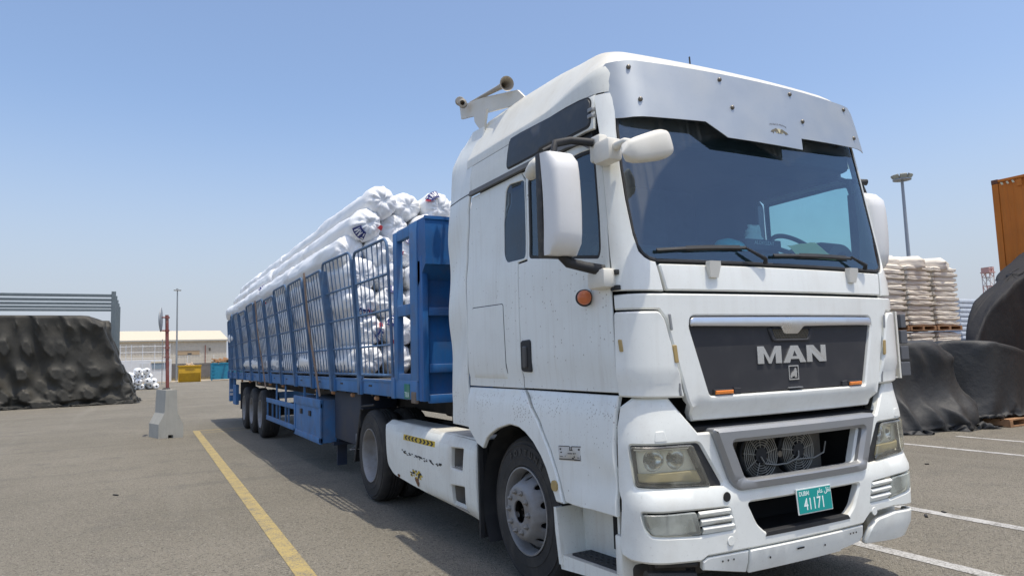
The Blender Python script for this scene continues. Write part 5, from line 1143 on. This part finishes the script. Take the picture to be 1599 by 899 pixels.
# ---- draped tarpaulins
def relax(P, n0, depth, steps, slack=(1.05, 1.03), grav=.0035, press=.0, seed=0, bend=.012):
    """Position-based cloth on a ring grid P[rows, around, 3]: slack cloth settles on the goods, which it may enter only to the given depth."""
    rg = np.random.default_rng(seed); P0 = P.copy(); V = np.zeros_like(P); Rr, N, _ = P.shape
    P = P+n0*(rg.random((Rr, N, 1))*.02)
    def L(A, B): return np.linalg.norm(A-B, axis=-1, keepdims=True)
    lh = L(P0, np.roll(P0, -1, 1))*slack[0]; lv = L(P0[1:], P0[:-1])*slack[1]
    ld1 = L(P0[1:], np.roll(P0, -1, 1)[:-1])*(slack[0]+slack[1])/2; ld2 = L(np.roll(P0, -1, 1)[1:], P0[:-1])*(slack[0]+slack[1])/2
    lb = L(P0, np.roll(P0, -2, 1)); lbv = L(P0[2:], P0[:-2])
    pin = np.ones((Rr, N, 1)); pin[-1] = 0
    for it in range(steps):
        V[..., 2] -= grav; V -= n0*press; V *= .90; Pp = P.copy(); P = P+V*pin
        for _ in range(4):
            C = np.zeros_like(P); Wt = np.full((Rr, N, 1), 1e-6)
            Q = np.roll(P, -1, 1); d = Q-P; l = np.linalg.norm(d, axis=-1, keepdims=True)+1e-9; k = d*(.5*(1-lh/l)); C += k; C -= np.roll(k, 1, 1); Wt += 2
            d = P[1:]-P[:-1]; l = np.linalg.norm(d, axis=-1, keepdims=True)+1e-9; k = d*(.5*(1-lv/l)); C[:-1] += k; C[1:] -= k; Wt[:-1] += 1; Wt[1:] += 1
            d = P[1:]-Q[:-1]; l = np.linalg.norm(d, axis=-1, keepdims=True)+1e-9; k = d*(.30*(1-ld1/l)); C[1:] -= k; C[:-1] += np.roll(k, 1, 1); Wt += .6
            d = Q[1:]-P[:-1]; l = np.linalg.norm(d, axis=-1, keepdims=True)+1e-9; k = d*(.30*(1-ld2/l)); C[:-1] += k; C[1:] -= np.roll(k, 1, 1); Wt += .6
            # gentle resistance to sharp bending
            d = np.roll(P, -1, 1)+np.roll(P, 1, 1)-2*P; C += d*bend
            d = P[2:]+P[:-2]-2*P[1:-1]; C[1:-1] += d*bend
            P = P+C*(2.2/Wt)*pin
            e = ((P-P0)*n0).sum(-1, keepdims=True); lo = -depth[..., None]; P = P+n0*np.maximum(0, lo-e)
            e = ((P-P0)*n0).sum(-1, keepdims=True); P = P-n0*np.maximum(0, e-.45)
            P[..., 2] = np.maximum(P[..., 2], .006)
            P[0, :, :2] = P[0, :, :2]*.4+Pp[0, :, :2]*.6
        V = (P-Pp)*.96
    return P
def drape(name, base, top, h, seed, m, label, nz=40, step=.10, depth=None, steps=60, slack=(1.06, 1.04), press=0., topn=8, cat='tarpaulin', belly=.05, waves=.0):
    """A sheet over a stack: rings from the ground outline to the top outline and inward over the top, then relaxed as cloth."""
    cb = (sum(p[0] for p in base)/len(base), sum(p[1] for p in base)/len(base)); K = len(base)
    Ls = [math.hypot(base[(i+1) % K][0]-base[i][0], base[(i+1) % K][1]-base[i][1]) for i in range(K)]
    SEG = [max(2, int(L/step)) for L in Ls]
    def walk(poly):
        out = []
        for i in range(K):
            for j in range(SEG[i]): t = j/SEG[i]; a, b = poly[i], poly[(i+1) % K]; out.append((a[0]+(b[0]-a[0])*t, a[1]+(b[1]-a[1])*t))
        A = np.array(out)
        for _ in range(5): A = (np.roll(A, 1, 0)+2*A+np.roll(A, -1, 0))/4
        return A
    Bp, Tp = walk(base), walk(top); N = len(Bp); hh = h if callable(h) else (lambda x, y: h)
    HT = np.array([hh(*p) for p in Tp]); seg = np.linalg.norm(Bp-np.roll(Bp, 1, 0), axis=1); acc = np.cumsum(seg)
    rows = []
    for r in range(nz+1):
        t = r/nz; xy = Bp+(Tp-Bp)*t; z = HT*t
        if t > .93: xy = xy+(Tp.mean(0)-xy)*.0
        rows.append(np.concatenate([xy, np.maximum(z, .006)[:, None]], 1))
    ctr = Tp.mean(0)
    for k in range(1, topn+1):
        t = k/topn*.97; xy = Tp+(ctr-Tp)*t; rows.append(np.concatenate([xy, np.array([hh(*q) for q in xy])[:, None]], 1))
    P = np.array(rows)
    for _ in range(3): P[1:-1] = (P[2:]+2*P[1:-1]+P[:-2])/4
    du = np.roll(P, -1, 1)-np.roll(P, 1, 1); dv = np.gradient(P, axis=0); n0 = np.cross(du, dv); n0 /= np.linalg.norm(n0, axis=-1, keepdims=True)+1e-9
    out = P[nz//2, :, :2]-np.array(cb)
    if (n0[nz//2, :, :2]*out).sum() < 0: n0 = -n0
    S_ = np.broadcast_to(acc, P.shape[:2]); Zz = P[..., 2]; dp = np.zeros(P.shape[:2])
    for r in range(P.shape[0]):
        for i in range(N):
            s, z = acc[i], P[r, i, 2]; dp[r, i] = depth(s, z) if (depth and r <= nz) else (max(0., belly*(1+2.5*noise.noise((s*.9, z*1.1, seed)))) if r <= nz else .03)
    for r in range(nz+1):
        for i in range(N):
            s, z = acc[i], P[r, i, 2]; q = 1-abs(noise.noise((s*1.3+z*.5, z*.35, seed+2)))*2.4; P[r, i] += n0[r, i]*waves*(max(0, q)**2*(1.1-r/nz)+.5*noise.noise((s*3.1-z*.8, z*.9, seed+4)))
    P0 = P; P = relax(P, n0, dp, steps, slack, press=press, seed=int(seed*10))
    # refine the settled cloth with mid points of a cubic through its knots
    M1 = (9*(P+np.roll(P, -1, 1))-np.roll(P, 1, 1)-np.roll(P, -2, 1))/16; P = np.stack([P, M1], 2).reshape(P.shape[0], 2*N, 3); N *= 2
    E_ = np.concatenate([P[:1], P, P[-1:]]); M2 = (9*(E_[1:-2]+E_[2:-1])-E_[:-3]-E_[3:])/16; Q = np.empty((2*P.shape[0]-1, N, 3)); Q[::2] = P; Q[1::2] = M2; P = Q; P[..., 2] = np.maximum(P[..., 2], .005)
    mb = MB(); mb.v = [tuple(p) for p in P.reshape(-1, 3)]; Rr = P.shape[0]
    for r in range(Rr-1):
        for i in range(N): mb.f.append((r*N+i, r*N+(i+1) % N, (r+1)*N+(i+1) % N, (r+1)*N+i))
    mb.f.append(tuple((Rr-1)*N+i for i in range(N)))
    return tag(mb.build(name, m, None, 180, origin=(cb[0], cb[1], 0)), label, cat)
TARP = mat('tarp_black', (.030, .029, .024), .62, var=.25, vscale=.6, dirt=.75, dirtcol=(.095, .086, .068), dscale=.9, bump=.45, bscale=3, bdist=.04, spec=.35)
TARP2 = mat('tarp_dusty', (.034, .035, .036), .62, var=.25, vscale=.9, dirt=.6, dirtcol=(.080, .075, .064), dscale=1.1, bump=.5, bscale=7, bdist=.03, spec=.4)
TARP3 = mat('tarp_clean', (.012, .012, .014), .55, var=.2, vscale=1.5, dirt=.35, dirtcol=(.05, .048, .044), dscale=.8, bump=.4, bscale=6, bdist=.03, spec=.4)
rq = random.Random(9); PIPES = []
for lv in range(9):
    for c in range(30):
        if rq.random() < .42: continue
        PIPES.append((.4+c*.47+(.23 if lv % 2 else 0)+rq.uniform(-.05, .05), .25+lv*.43, .225, rq.choice([0, 0, .04, .10, .18, .26])))
PA = np.array(PIPES)
def pipe_depth(s, z):
    """How far the sheet can sink at this spot: little on a pipe end, deep between and on pipes that lie further back."""
    d = np.hypot(PA[:, 0]-s, PA[:, 1]-z); k = d < PA[:, 2]
    return float(PA[k, 3].min()) if k.any() else .34
drape('tarpaulin', [(-14.5, 30.75), (-3.62, 31.35), (-3.4, 34.5), (-14.5, 35)], [(-14.3, 31.05), (-5.15, 31.55), (-5.0, 34), (-14.3, 34.6)], 4.0, 3.3, TARP, 'tall black tarpaulin over a stack of pipes left of the barrier', nz=50, step=.085, depth=pipe_depth, steps=60, slack=(1.045, 1.03), press=.0055)
# steel goal-post frames rising behind it
GST = mat('frame_steel', (.16, .19, .20), .5, metal=.3, var=.1)
for k in range(5):
    y = 36+2.55*k; fo = empty('steel_frame', (-4.75+.02*k, y, 0), 'grey steel portal frame above the tall tarpaulin, %s from the front' % ['first', 'second', 'third', 'fourth', 'fifth'][k], 'steel frame', 'steel portal frames behind the tarpaulin')
    MB().box((-4.86, y-.10, 0), (-4.66, y+.10, 5.47), .01).build('post', GST, fo); MB().box((-20.2, y-.10, 0), (-20.0, y+.10, 5.47), .01).build('post', GST, fo)
    MB().box((-20.0, y-.06, 5.18), (-4.86, y+.06, 5.325), .01).build('beam', GST, fo)
# heap of white rolls at the far end
FR_ = roll_mesh(40, 1.6, .225)
FR_.materials.clear(); FR_.materials.append(ROLLM)
k = 0
for lv, (n, x0) in enumerate(((5, -4.25), (4, -4.0), (3, -3.75), (2, -3.5))):
    for c in range(n):
        o = bpy.data.objects.new('stacked_roll', FR_); COL.objects.link(o); o.location = (x0+.47*c+rq.uniform(-.07, .07), 52+rq.uniform(-.4, .3), .225+.37*lv+rq.uniform(-.03, .03)); o.rotation_euler = (rq.uniform(-.08, .08), rq.uniform(0, 6), rq.uniform(-.35, .35))
        hole = MB().lathe([(-.045, .0001), (-.045, .055), (-.02, .058)], (0, 0, 0), (0, 1, 0), 10).build('core', mat('core_dark', (.05, .045, .04), .9), o, origin=None) if False else None
        tag(o, 'small white roll, %s from left, %s layer of the heap by the tarpaulin' % (['first', 'second', 'third', 'fourth', 'fifth'][c], ['bottom', 'second', 'third', 'top'][lv]), 'wrapped roll', 'white rolls heaped by the tarpaulin')
cm = MB().lathe([(-.035, .0001), (-.035, .06), (-.0, .062)], (0, 0, 0), (0, 1, 0), 10)
cme = None
for o in [q for q in COL.objects if q.name.startswith('stacked_roll')]:
    if cme is None: c0 = cm.build('roll_core', mat('core_dark', (.05, .045, .04), .9)); cme = c0.data; c = c0
    else: c = bpy.data.objects.new('roll_core', cme); COL.objects.link(c)
    c.parent = o; c.location = (0, -.005, 0)
# skips
def skip(x0, x1, y0, y1, h, m, name, label, writing=False, kind=0):
    root = empty(name, ((x0+x1)/2, (y0+y1)/2, 0), label, 'skip'); b = MB()
    if kind == 0:
        prof = [(y0-.05, .55*h), (y0, h), (y1, h), (y1+.05, .55*h), (y1-.25, 0), (y0+.28, 0)]
        b.prism(prof, x1-x0, lambda y, z, w: (x0+w, y, z)); body = b.build('body', m, root)
        f = MB().box((x0-.10, y0-.08, h-.10), (x1+.10, y0-.0, h+.04), .01); f.box((x0-.10, y0, h-.10), (x0+.02, y1, h+.04)); f.box((x1-.02, y0, h-.10), (x1+.10, y1, h+.04)); f.build('rim', m, root)
        for x in (x0-.03, x1+.03): MB().box((x-.03, y0-.02, .0), (x+.03, y0+.12, h)).build('side_post', m, root)
    else:
        b.box((x0, y0, .12), (x1, y1, h)); b.build('body', m, root)
        f = MB()
        for k in range(4): f.box((x0-.02, y0-.05, .3+k*.36), (x0+.28, y0, .42+k*.36))
        f.box((x0-.04, y0-.05, h-.10), (x1+.04, y0+.0, h+.03)); f.box((x0-.04, y0-.04, .05), (x0+.08, y0+.05, h)); f.build('rib', m, root)
        f = MB().prism([(x0+.9, .2), (x0+1.1, .2), (x0+1.32, h-.2), (x0+1.22, h-.2)], .06, lambda x, z, w: (x, y0-.03-w, z)); f.build('tarp_strap', mat('strap_blue', (.01, .12, .22), .7), root)
    return root
YS = mat('skip_yellow', (.52, .30, .015), .55, var=.12, dirt=.4, dirtcol=(.25, .15, .05), dscale=1.5)
BS = mat('skip_blue', (.015, .20, .32), .55, var=.15, dirt=.4, dirtcol=(.05, .15, .2), dscale=1.5)
sk = skip(-.02, 1.9, 71.6, 73.4, 1.62, YS, 'yellow_skip', 'yellow waste skip in front of the dark block wall')
text('skip_writing', 'HASSAN', .22, mat('ink_black', (.02, .02, .02), .6), sk, Matrix.Translation((.95, 71.535, 1.22))@Matrix.Rotation(R(90), 4, 'X'), .002)
skip(3.1, 7.2, 73.6, 75.2, 1.80, BS, 'blue_skip', 'blue waste skip partly hidden behind the trailer tail', kind=1)
def rubble(name, cx, cy, z0, m, label, seed, n=9, sp=.5, sz=.35):
    mb = MB(); rr = random.Random(seed)
    for k in range(n):
        a = rr.uniform(.5, 1)*sz; mb.box((-a, -a*.5, -a*.15), (a, a*.5, a*.2), .0, Matrix.Translation((cx+rr.uniform(-sp, sp), cy+rr.uniform(-.4, .4), z0+rr.uniform(0, sz*.6)))@Matrix.Rotation(rr.uniform(-.7, .7), 4, 'Y')@Matrix.Rotation(rr.uniform(0, 3), 4, 'Z'))
    return tag(mb.build(name, m, None, origin=(cx, cy, z0)), label, 'rubble', kind='stuff')
rubble('skip_rubble', 1.25, 72.4, 1.55, mat('plaster', (.62, .50, .36), .9, var=.2), 'pale broken board heaped in the yellow skip', 1, 6, .4, .42)
rubble('skip_cardboard', 4.3, 74.4, 1.75, mat('cardboard', (.45, .27, .14), .9, var=.3), 'brown cardboard piled above the blue skip', 2, 18, 1.0, .62)
# block wall, fence and warehouse
BW = mat('block_wall', (.16, .15, .14), .9, var=.15, vscale=2, dirt=.3, dirtcol=(.25, .22, .18))
bw = MB().box((-1.0, 84, 0), (40, 84.2, 1.88)).build('block_wall', BW, None, origin=(20, 84.1, 0)); tag(bw, 'low dark block wall running behind the skips', 'wall')
mb = MB(); 
for r in range(9):
    for c in range(60):
        x = -1.0+c*.42+(.21 if r % 2 else 0)
        if x < 12: mb.box((x+.01, 83.985, r*.205+.012), (x+.40, 84.0, r*.205+.195))
tag(mb.build('block_course', BW, bw), kind='stuff')
WM = mat('metal_cladding', (.56, .52, .44), .6, var=.05, dirt=.3, dirtcol=(.3, .27, .22), streak=.3)
wh = empty('warehouse', (0, 95, 0), 'long beige metal warehouse with cream sloping roof behind the block wall', 'building')
MB().box((-30, 90, 0), (6.15, 112, 4.62)).build('wall', WM, wh)
for k in range(110):
    x = -29.9+k*.33
    if x < -8: continue
    MB().box((x, 89.96, .0), (x+.14, 90, 4.6)).build('cladding_rib', WM, wh)
rf = MB().prism([(89.7, 4.60), (89.7, 4.80), (100, 6.35), (112.3, 4.8), (112.3, 4.60)], 36.6, lambda y, z, w: (-30.2+w, y, z)).build('roof', mat('roof_cream', (.62, .54, .40), .6, var=.05), wh)
MB().box((-30.3, 89.62, 4.62), (6.5, 89.72, 4.78)).build('gutter', mat('gutter_grey', (.40, .40, .37), .6), wh)
MB().box((.55, 89.93, 2.95), (3.1, 90, 3.45)).build('vent_strip', mat('vent_brown', (.40, .30, .19), .8), wh)
MB().tube([(3.75, 89.8, 1.6), (3.75, 89.8, 4.1)], .05, 8).build('downpipe', mat('pipe_red', (.22, .08, .06), .7), wh)
MB().box((4.15, 89.9, 3.4), (4.35, 90, 3.75)).build('wall_lamp', mat('lamp_dark', (.15, .13, .10), .6), wh)
WF = mat('fence_white', (.66, .68, .70), .5)
fe = empty('pipe_rack', (-3, 76, 0), 'white open pipe frame standing behind the heap of white rolls', 'frame')
for (a, b) in [((-6.0, 3.7), (-.7, 3.7)), ((-6.0, 2.5), (-.7, 2.5)), ((-6, 3.1), (-.7, 3.1))]: MB().tube([(a[0], 76, a[1]), (b[0], 76, b[1])], .028, 6).build('rail', WF, fe)
for x in (-6, -5.2, -4.7, -4.2, -3.2, -2.1, -1.2, -.7): MB().tube([(x, 76, 0), (x, 76, 3.9)], .03, 6).build('upright', WF, fe)
cab = empty('white_cabin', (-2.4, 79, 0), 'small white cabin with a grey window behind the white pipe frame', 'cabin')
MB().box((-5.6, 78, 0), (-.45, 81, 2.35), .03).build('wall', mat('cabin_white', (.62, .64, .66), .6, dirt=.2), cab)
MB().box((-2.3, 77.95, 1.35), (-.75, 78, 2.0)).build('window', mat('cabin_window', (.22, .28, .33), .3), cab)
MB().box((-2.4, 77.9, 2.0), (-.6, 78.02, 2.15)).build('window_hood', mat('cabin_hood', (.60, .55, .42), .6), cab)
MB().box((-3.4, 77.96, .1), (-2.6, 78, 2.0)).build('door', mat('cabin_door', (.55, .57, .58), .5), cab)
cf = empty('mesh_fence', (3, 83.4, 0), 'thin wire mesh fence above the dark block wall', 'fence')
mb = MB()
for k in range(40): mb.tube([(-1+k*.3, 83.9, 1.8), (-1+k*.3, 83.9, 2.75)], .008, 4)
for z in (1.95, 2.35, 2.75): mb.tube([(-1, 83.9, z), (14, 83.9, z)], .010, 4)
tag(mb.build('wire', mat('wire_grey', (.45, .45, .42), .6), cf), kind='stuff')
for x in (-.9, 1.4, 4.2, 7): MB().tube([(x, 83.9, 0), (x, 83.9, 2.8)], .03, 6).build('post', WF, cf)
lp = empty('street_lamp', (.12, 80, 0), 'tall thin lamp pole in front of the warehouse roof', 'street lamp')
MB().tube([(.12, 80, 0), (.10, 80, 5), (.07, 80, 9.9)], [.11, .09, .065], 10).build('pole', mat('galvanised', (.30, .32, .33), .5, metal=.5), lp, 60)
MB().box((-.30, 79.8, 9.86), (.45, 80.2, 9.98), .03).build('lamp_head', MATS['galvanised'], lp); MB().box((-.05, 79.9, 9.98), (.15, 80.1, 10.12), .02).build('lamp_cap', MATS['galvanised'], lp)
sg = empty('small_sign', (2.1, 83, 0), 'small dark sign on a thin post above the yellow skip', 'sign')
MB().tube([(1.55, 83, 0), (1.55, 83, 3.0)], .03, 6).build('post', MATS['wire_grey'], sg); MB().box((1.35, 82.97, 2.85), (1.78, 83.0, 3.05)).build('board', mat('sign_dark', (.06, .06, .06), .6), sg)
# dry scrub along the wall foot
mb = MB(); rq2 = random.Random(8)
for k in range(700):
    x = rq2.uniform(-1, 10); y = rq2.uniform(82.6, 83.8); h = rq2.uniform(.1, .5); d = rq2.uniform(-.2, .2)
    mb.add([(x-.02, y, 0), (x+.02, y, 0), (x+d, y+rq2.uniform(-.1, .1), h)], [(0, 1, 2)])
tag(mb.build('dry_grass', mat('dry_grass', (.26, .21, .11), .9, var=.3)), kind='stuff')

# ================================================================== RIGHT SIDE OF THE YARD
drape('tarpaulin', [(3.2, 5.0), (5.0, 4.1), (8.6, 3.35), (10.5, 2.93), (11.1, 3.4), (11.3, 6.5), (3.2, 7.5)], [(3.5, 5.4), (5.2, 4.8), (8.8, 3.75), (10.15, 3.38), (10.65, 3.75), (10.9, 6.1), (3.5, 7)], lambda x, y: 1.70+.02*math.sin(x*2), 8.1, TARP2, 'low wide black tarpaulin over goods right behind the truck front', step=.075, nz=30, belly=.16, slack=(1.05, 1.05), steps=45, waves=.22, press=.002)
drape('tarpaulin', [(10.3, 3.75), (10.8, 3.06), (13.8, 2.75), (13.9, 3.6), (10.5, 4.3)], [(10.4, 3.75), (10.88, 3.15), (13.7, 2.85), (13.8, 3.5), (10.6, 4.2)], lambda x, y: 1.53-.20*max(0, x-10.9), 5.7, TARP2, 'black tarpaulin hanging over wooden pallets beside the low wide one', step=.075, nz=24, belly=.14, slack=(1.05, 1.03), steps=45, waves=.16).location.z = .17
drape('tarpaulin', [(11.6, 3.85), (16.0, 3.5), (15.6, 4.35), (11.7, 4.3)], [(11.85, 3.92), (15.8, 3.6), (15.5, 4.25), (11.95, 4.2)], lambda x, y: (1.60+1.05*(x-11.85) if x < 12.75 else 2.545+.50*(x-12.75)), 12.9, TARP3, 'tall clean black tarpaulin rising in front of the orange container', step=.08, nz=36, belly=.10, slack=(1.04, 1.03), steps=45, waves=.12)
# wooden pallets under the hanging tarpaulin
WOOD = mat('pallet_wood', (.36, .20, .10), .85, var=.25, vscale=7, dirt=.3, dirtcol=(.15, .08, .05))
def pallet(x, y, z, label, w=1.2, d=1.0, group='wooden pallets'):
    root = empty('wooden_pallet', (x, y, z), label, 'pallet', group)
    for k in range(6): MB().box((x-w/2, y-d/2+k*d/6+.012, z+.12), (x+w/2, y-d/2+(k+1)*d/6-.02, z+.145)).build('top_board', WOOD, root)
    for k in range(3):
        MB().box((x-w/2+k*(w-.1)/2, y-d/2, z+.025), (x-w/2+k*(w-.1)/2+.1, y+d/2, z+.12)).build('bearer', WOOD, root)
    for k in range(3): MB().box((x-w/2, y-d/2+k*(d-.12)/2, z), (x+w/2, y-d/2+k*(d-.12)/2+.12, z+.025)).build('bottom_board', WOOD, root)
    return root
for k in range(2): pallet(11.45+1.28*k, 3.30, .005, 'wooden pallet on the ground under the hanging tarpaulin, %s' % ['the nearer to the truck' , 'the farther from the truck'][k], group='pallets under the tarpaulin')
# shipping containers
ORG = mat('container_orange', (.60, .175, .015), .5, var=.08, vscale=1.5, dirt=.25, dirtcol=(.25, .10, .04), dscale=1.2, streak=.3)
def container(z0, label):
    root = empty('shipping_container', (17.2, -.8, z0), label, 'container', 'stacked orange containers'); x0, x1, y0, y1, h = 15.95, 18.39, -6.9, 5.24, 2.9
    b = MB(); P = []; y = y1-.16; q = 0
    while y > y0+.3:
        P += [(x0+.02, y), (x0+.02, y-.11), (x0+.055, y-.18), (x0+.055, y-.29)]; y -= .36
    for i in range(len(P)-1): b.add([(P[i][0], P[i][1], z0+.14), (P[i+1][0], P[i+1][1], z0+.14), (P[i+1][0], P[i+1][1], z0+h-.1), (P[i][0], P[i][1], z0+h-.1)], [(0, 1, 2, 3)])
    b.build('side_panel', ORG, root)
    b = MB().box((x0+.06, y0+.1, z0+.1), (x1-.03, y1-.04, z0+h-.03)); b.build('box', ORG, root)
    for (xa, ya) in ((x0, y1-.15), (x0, y0), (x1-.15, y1-.15), (x1-.15, y0)):
        MB().box((xa, ya, z0+.118), (xa+.15, ya+.15, z0+h-.118), .006).build('corner_post', ORG, root)
        for zz in (z0, z0+h-.118): MB().box((xa-.006, ya-.006, zz), (xa+.156, ya+.156, zz+.118), .012).build('corner_casting', mat('casting_dark', (.16, .06, .03), .7), root)
    for zz in (z0+.03, z0+h-.085): MB().box((x0+.003, y0+.15, zz), (x0+.06, y1-.15, zz+.07), .004).build('rail', ORG, root)
    mb = MB()
    for k in range(3): mb.prism([(y1-.24-k*.13, z0+h-.17), (y1-.29-k*.13, z0+h-.17), (y1-.26-k*.13, z0+h-.10), (y1-.21-k*.13, z0+h-.10)], .003, lambda yy, z, w: (x0-.001-w, yy, z))
    mb.build('hazard_tape', mat('tape_pale', (.65, .60, .40), .5), root)
    MB().box((x0-.004, y1-.70, z0+h-.28), (x0+.012, y1-.58, z0+h-.10), .004).build('number_panel', ORG, root)
    return root
container(0, 'lower orange shipping container behind the tall tarpaulin'); container(2.904, 'upper orange shipping container at the right edge of the yard')
# sacks on pallets
SACK = mat('sack_cream', (.78, .72, .62), .85, var=.08, vscale=3, dirt=.2, dirtcol=(.36, .31, .25), dscale=3, bump=.3, bscale=24)
SACKG = mat('sack_stained', (.66, .62, .52), .85, var=.15, vscale=3, dirt=.6, dirtcol=(.14, .22, .19), dscale=2.2, bump=.3, bscale=24)
def sack_mesh(seed, w, d, h, m):
    bm = bmesh.new(); bmesh.ops.create_cube(bm, size=2); bmesh.ops.subdivide_edges(bm, edges=bm.edges[:], cuts=7, use_grid_fill=True)
    for v in bm.verts:
        x, y, z = v.co; e = max(abs(x), abs(y)); pin = 1-.55*max(0, (e-.78)/.22)**1.8
        zz = z*pin*(1+.10*noise.noise((x*2+seed, y*2, z))); v.co = Vector((x*w/2*(1-.03*z*z*0)+.02*noise.noise((y*3, z*2, seed)), y*d/2+.02*noise.noise((x*3, z*2, seed+2)), zz*h/2+.02*noise.noise((x*2.5, y*2.5, seed+5))))
    me = bpy.data.meshes.new('sack'); bm.to_mesh(me); bm.free(); me.materials.append(m); me.polygons.foreach_set('use_smooth', [True]*len(me.polygons)); return me
sm_ = [sack_mesh(k*3.1, 1.22, .60, .18, SACK) for k in range(5)]; smg = [sack_mesh(k*2.7+40, 1.22, .60, .18, SACKG) for k in range(3)]
dome = sack_mesh(77, 1.22, .95, .50, SACK)
stk = [(15.72, 'leftmost'), (17.05, 'middle'), (18.42, 'rightmost')]
for si, (x, nm) in enumerate(stk):
    for tier, z0 in ((0, .15), (1, 2.16)):
        pallet(x, 8.6, z0-.15, 'wooden pallet under the %s tier of the %s sack stack' % (['lower', 'upper'][tier], nm), 1.3, 1.2, 'pallets in the sack stacks')
        nl = 12
        for k in range(nl):
            for row in (0, 1):
                if tier == 0 and k < 6 and row == 1: continue
                me = rq.choice(smg) if si == 2 and 4 <= k <= 8 and rq.random() < .7 else rq.choice(sm_)
                o = bpy.data.objects.new('sack', me); COL.objects.link(o); o.location = (x+rq.uniform(-.03, .03), 8.32+.60*row+rq.uniform(-.03, .03), z0+.075+k*.150); o.rotation_euler = (rq.uniform(-.03, .03), rq.uniform(-.015, .015), rq.uniform(-.03, .03)+(math.pi if rq.random() < .5 else 0))
                tag(o, 'cream sack, %s layer up, in the %s %s of the %s sack stack' % (['lowest', 'second', 'third', 'fourth', 'fifth', 'sixth', 'seventh', 'eighth', 'ninth', 'tenth', 'eleventh', 'topmost'][k], ['front', 'rear'][row], ['lower tier', 'upper tier'][tier], nm), 'sack', 'cream sacks stacked on pallets')
    o = bpy.data.objects.new('sack', dome); COL.objects.link(o); o.location = (x, 8.6, 2.16+12*.15+.05); o.rotation_euler = (0, 0, si)
    tag(o, 'loose cream sack crowning the %s sack stack' % nm, 'sack', 'cream sacks stacked on pallets')
# far pale wrapped pallets
PALE = mat('pale_wrap', (.55, .60, .66), .5, var=.08, vscale=5)
for i, x in enumerate((27.1, 28.7, 30.3)):
    mb = MB()
    for k in range(18): mb.box((x-.76+.02*math.sin(k*3), 12, k*.19+.01), (x+.76+.02*math.sin(k*2), 13.2, k*.19+.185), .04)
    tag(mb.build('wrapped_pallet', PALE, None, 40, origin=(x, 12.6, 0)), 'pale bluish wrapped pallet far behind the tarpaulins, %s from the sacks' % ['first', 'second', 'third'][i], 'pallet', 'pale wrapped pallets')
br = empty('pipe_barrier', (24.5, 11, 0), 'dark horizontal rail between the sacks and the pale pallets', 'rail')
MB().tube([(20, 11, 1.72), (30, 11, 1.70)], .06, 8).build('rail', mat('rail_dark', (.03, .04, .06), .6), br)
for x in (20.5, 25, 29.5): MB().tube([(x, 11, 0), (x, 11, 1.7)], .05, 8).build('post', MATS['rail_dark'], br)
# floodlight mast
fl = empty('floodlight_mast', (36.2, 20, 0), 'tall floodlight mast with a ring of lamps behind the cream sacks', 'floodlight')
MB().tube([(36.2, 20, 0), (36.15, 20, 6), (36.14, 20, 11.35)], [.14, .11, .08], 12).build('mast', mat('mast_grey', (.30, .33, .37), .5, metal=.3), fl, 60)
MB().lathe([(0, .0001), (0, .5), (.05, .5), (.05, .0001)], (36.14, 20, 11.30), (0, 0, 1), 20).build('ring_platform', MATS['mast_grey'], fl)
for k in range(7):
    a = 2*math.pi*k/7+.3; M = Matrix.Translation((36.14+.45*math.cos(a), 20+.45*math.sin(a), 11.48))@Matrix.Rotation(a, 4, 'Z')@Matrix.Rotation(R(35), 4, 'Y')
    l_ = MB().box((-.06, -.19, -.15), (.06, .19, .15), .02, M).build('flood_lamp', mat('lamp_grey', (.26, .27, .25), .5), fl)
    MB().box((.06, -.16, -.12), (.068, .16, .12), 0, M).build('lamp_glass', mat('lamp_glass', (.35, .38, .34), .2), l_)
# lattice tower on the skyline
tw = empty('lattice_tower', (201.8, 100, 0), 'distant red and white lattice tower on the skyline', 'tower')
TRD = mat('tower_red_hazed', (.50, .30, .27), .7); TWH = mat('tower_white_hazed', (.58, .54, .52), .7)  # red and white paled in the colour for the haze of distance
for k in range(9):
    z0, z1 = k*2.4, (k+1)*2.4; w = 1.0; mb = MB(); cx = 201.6
    c4 = [(-w, -w), (w, -w), (w, w), (-w, w)]
    for i in range(4):
        a, b = c4[i], c4[(i+1) % 4]; mb.tube([(cx+a[0], 100+a[1], z0), (cx+a[0], 100+a[1], z1)], .14, 4); mb.tube([(cx+a[0], 100+a[1], z0), (cx+b[0], 100+b[1], z1)], .09, 4); mb.tube([(cx+a[0], 100+a[1], z1), (cx+b[0], 100+b[1], z1)], .09, 4)
    mb.build('tower_section', TRD if k % 2 == 0 else TWH, tw)
mb = MB().box((200.2, 98.8, 20.4), (203.2, 101.2, 20.7)); mb.box((200.4, 99, 20.7), (201.2, 101, 21.9)); mb.box((202, 99, 20.7), (203, 101, 22.1)); mb.build('head', TRD, tw)
pt = empty('plant_tower', (206.8, 100, 0), 'distant grey plant column beside the lattice tower', 'tower')
PG = mat('plant_grey', (.38, .40, .42), .7)
MB().tube([(207.6, 100, 0), (207.6, 100, 19)], .8, 10).build('column', PG, pt)
mb = MB()
for z in (14.5, 16.5, 18.5): mb.lathe([(0, .8), (0, 1.5), (.3, 1.5), (.3, .8)], (207.6, 100, z), (0, 0, 1), 10)
mb.box((203.5, 99, 15.0), (207, 101, 15.6)); mb.build('platform', PG, pt)
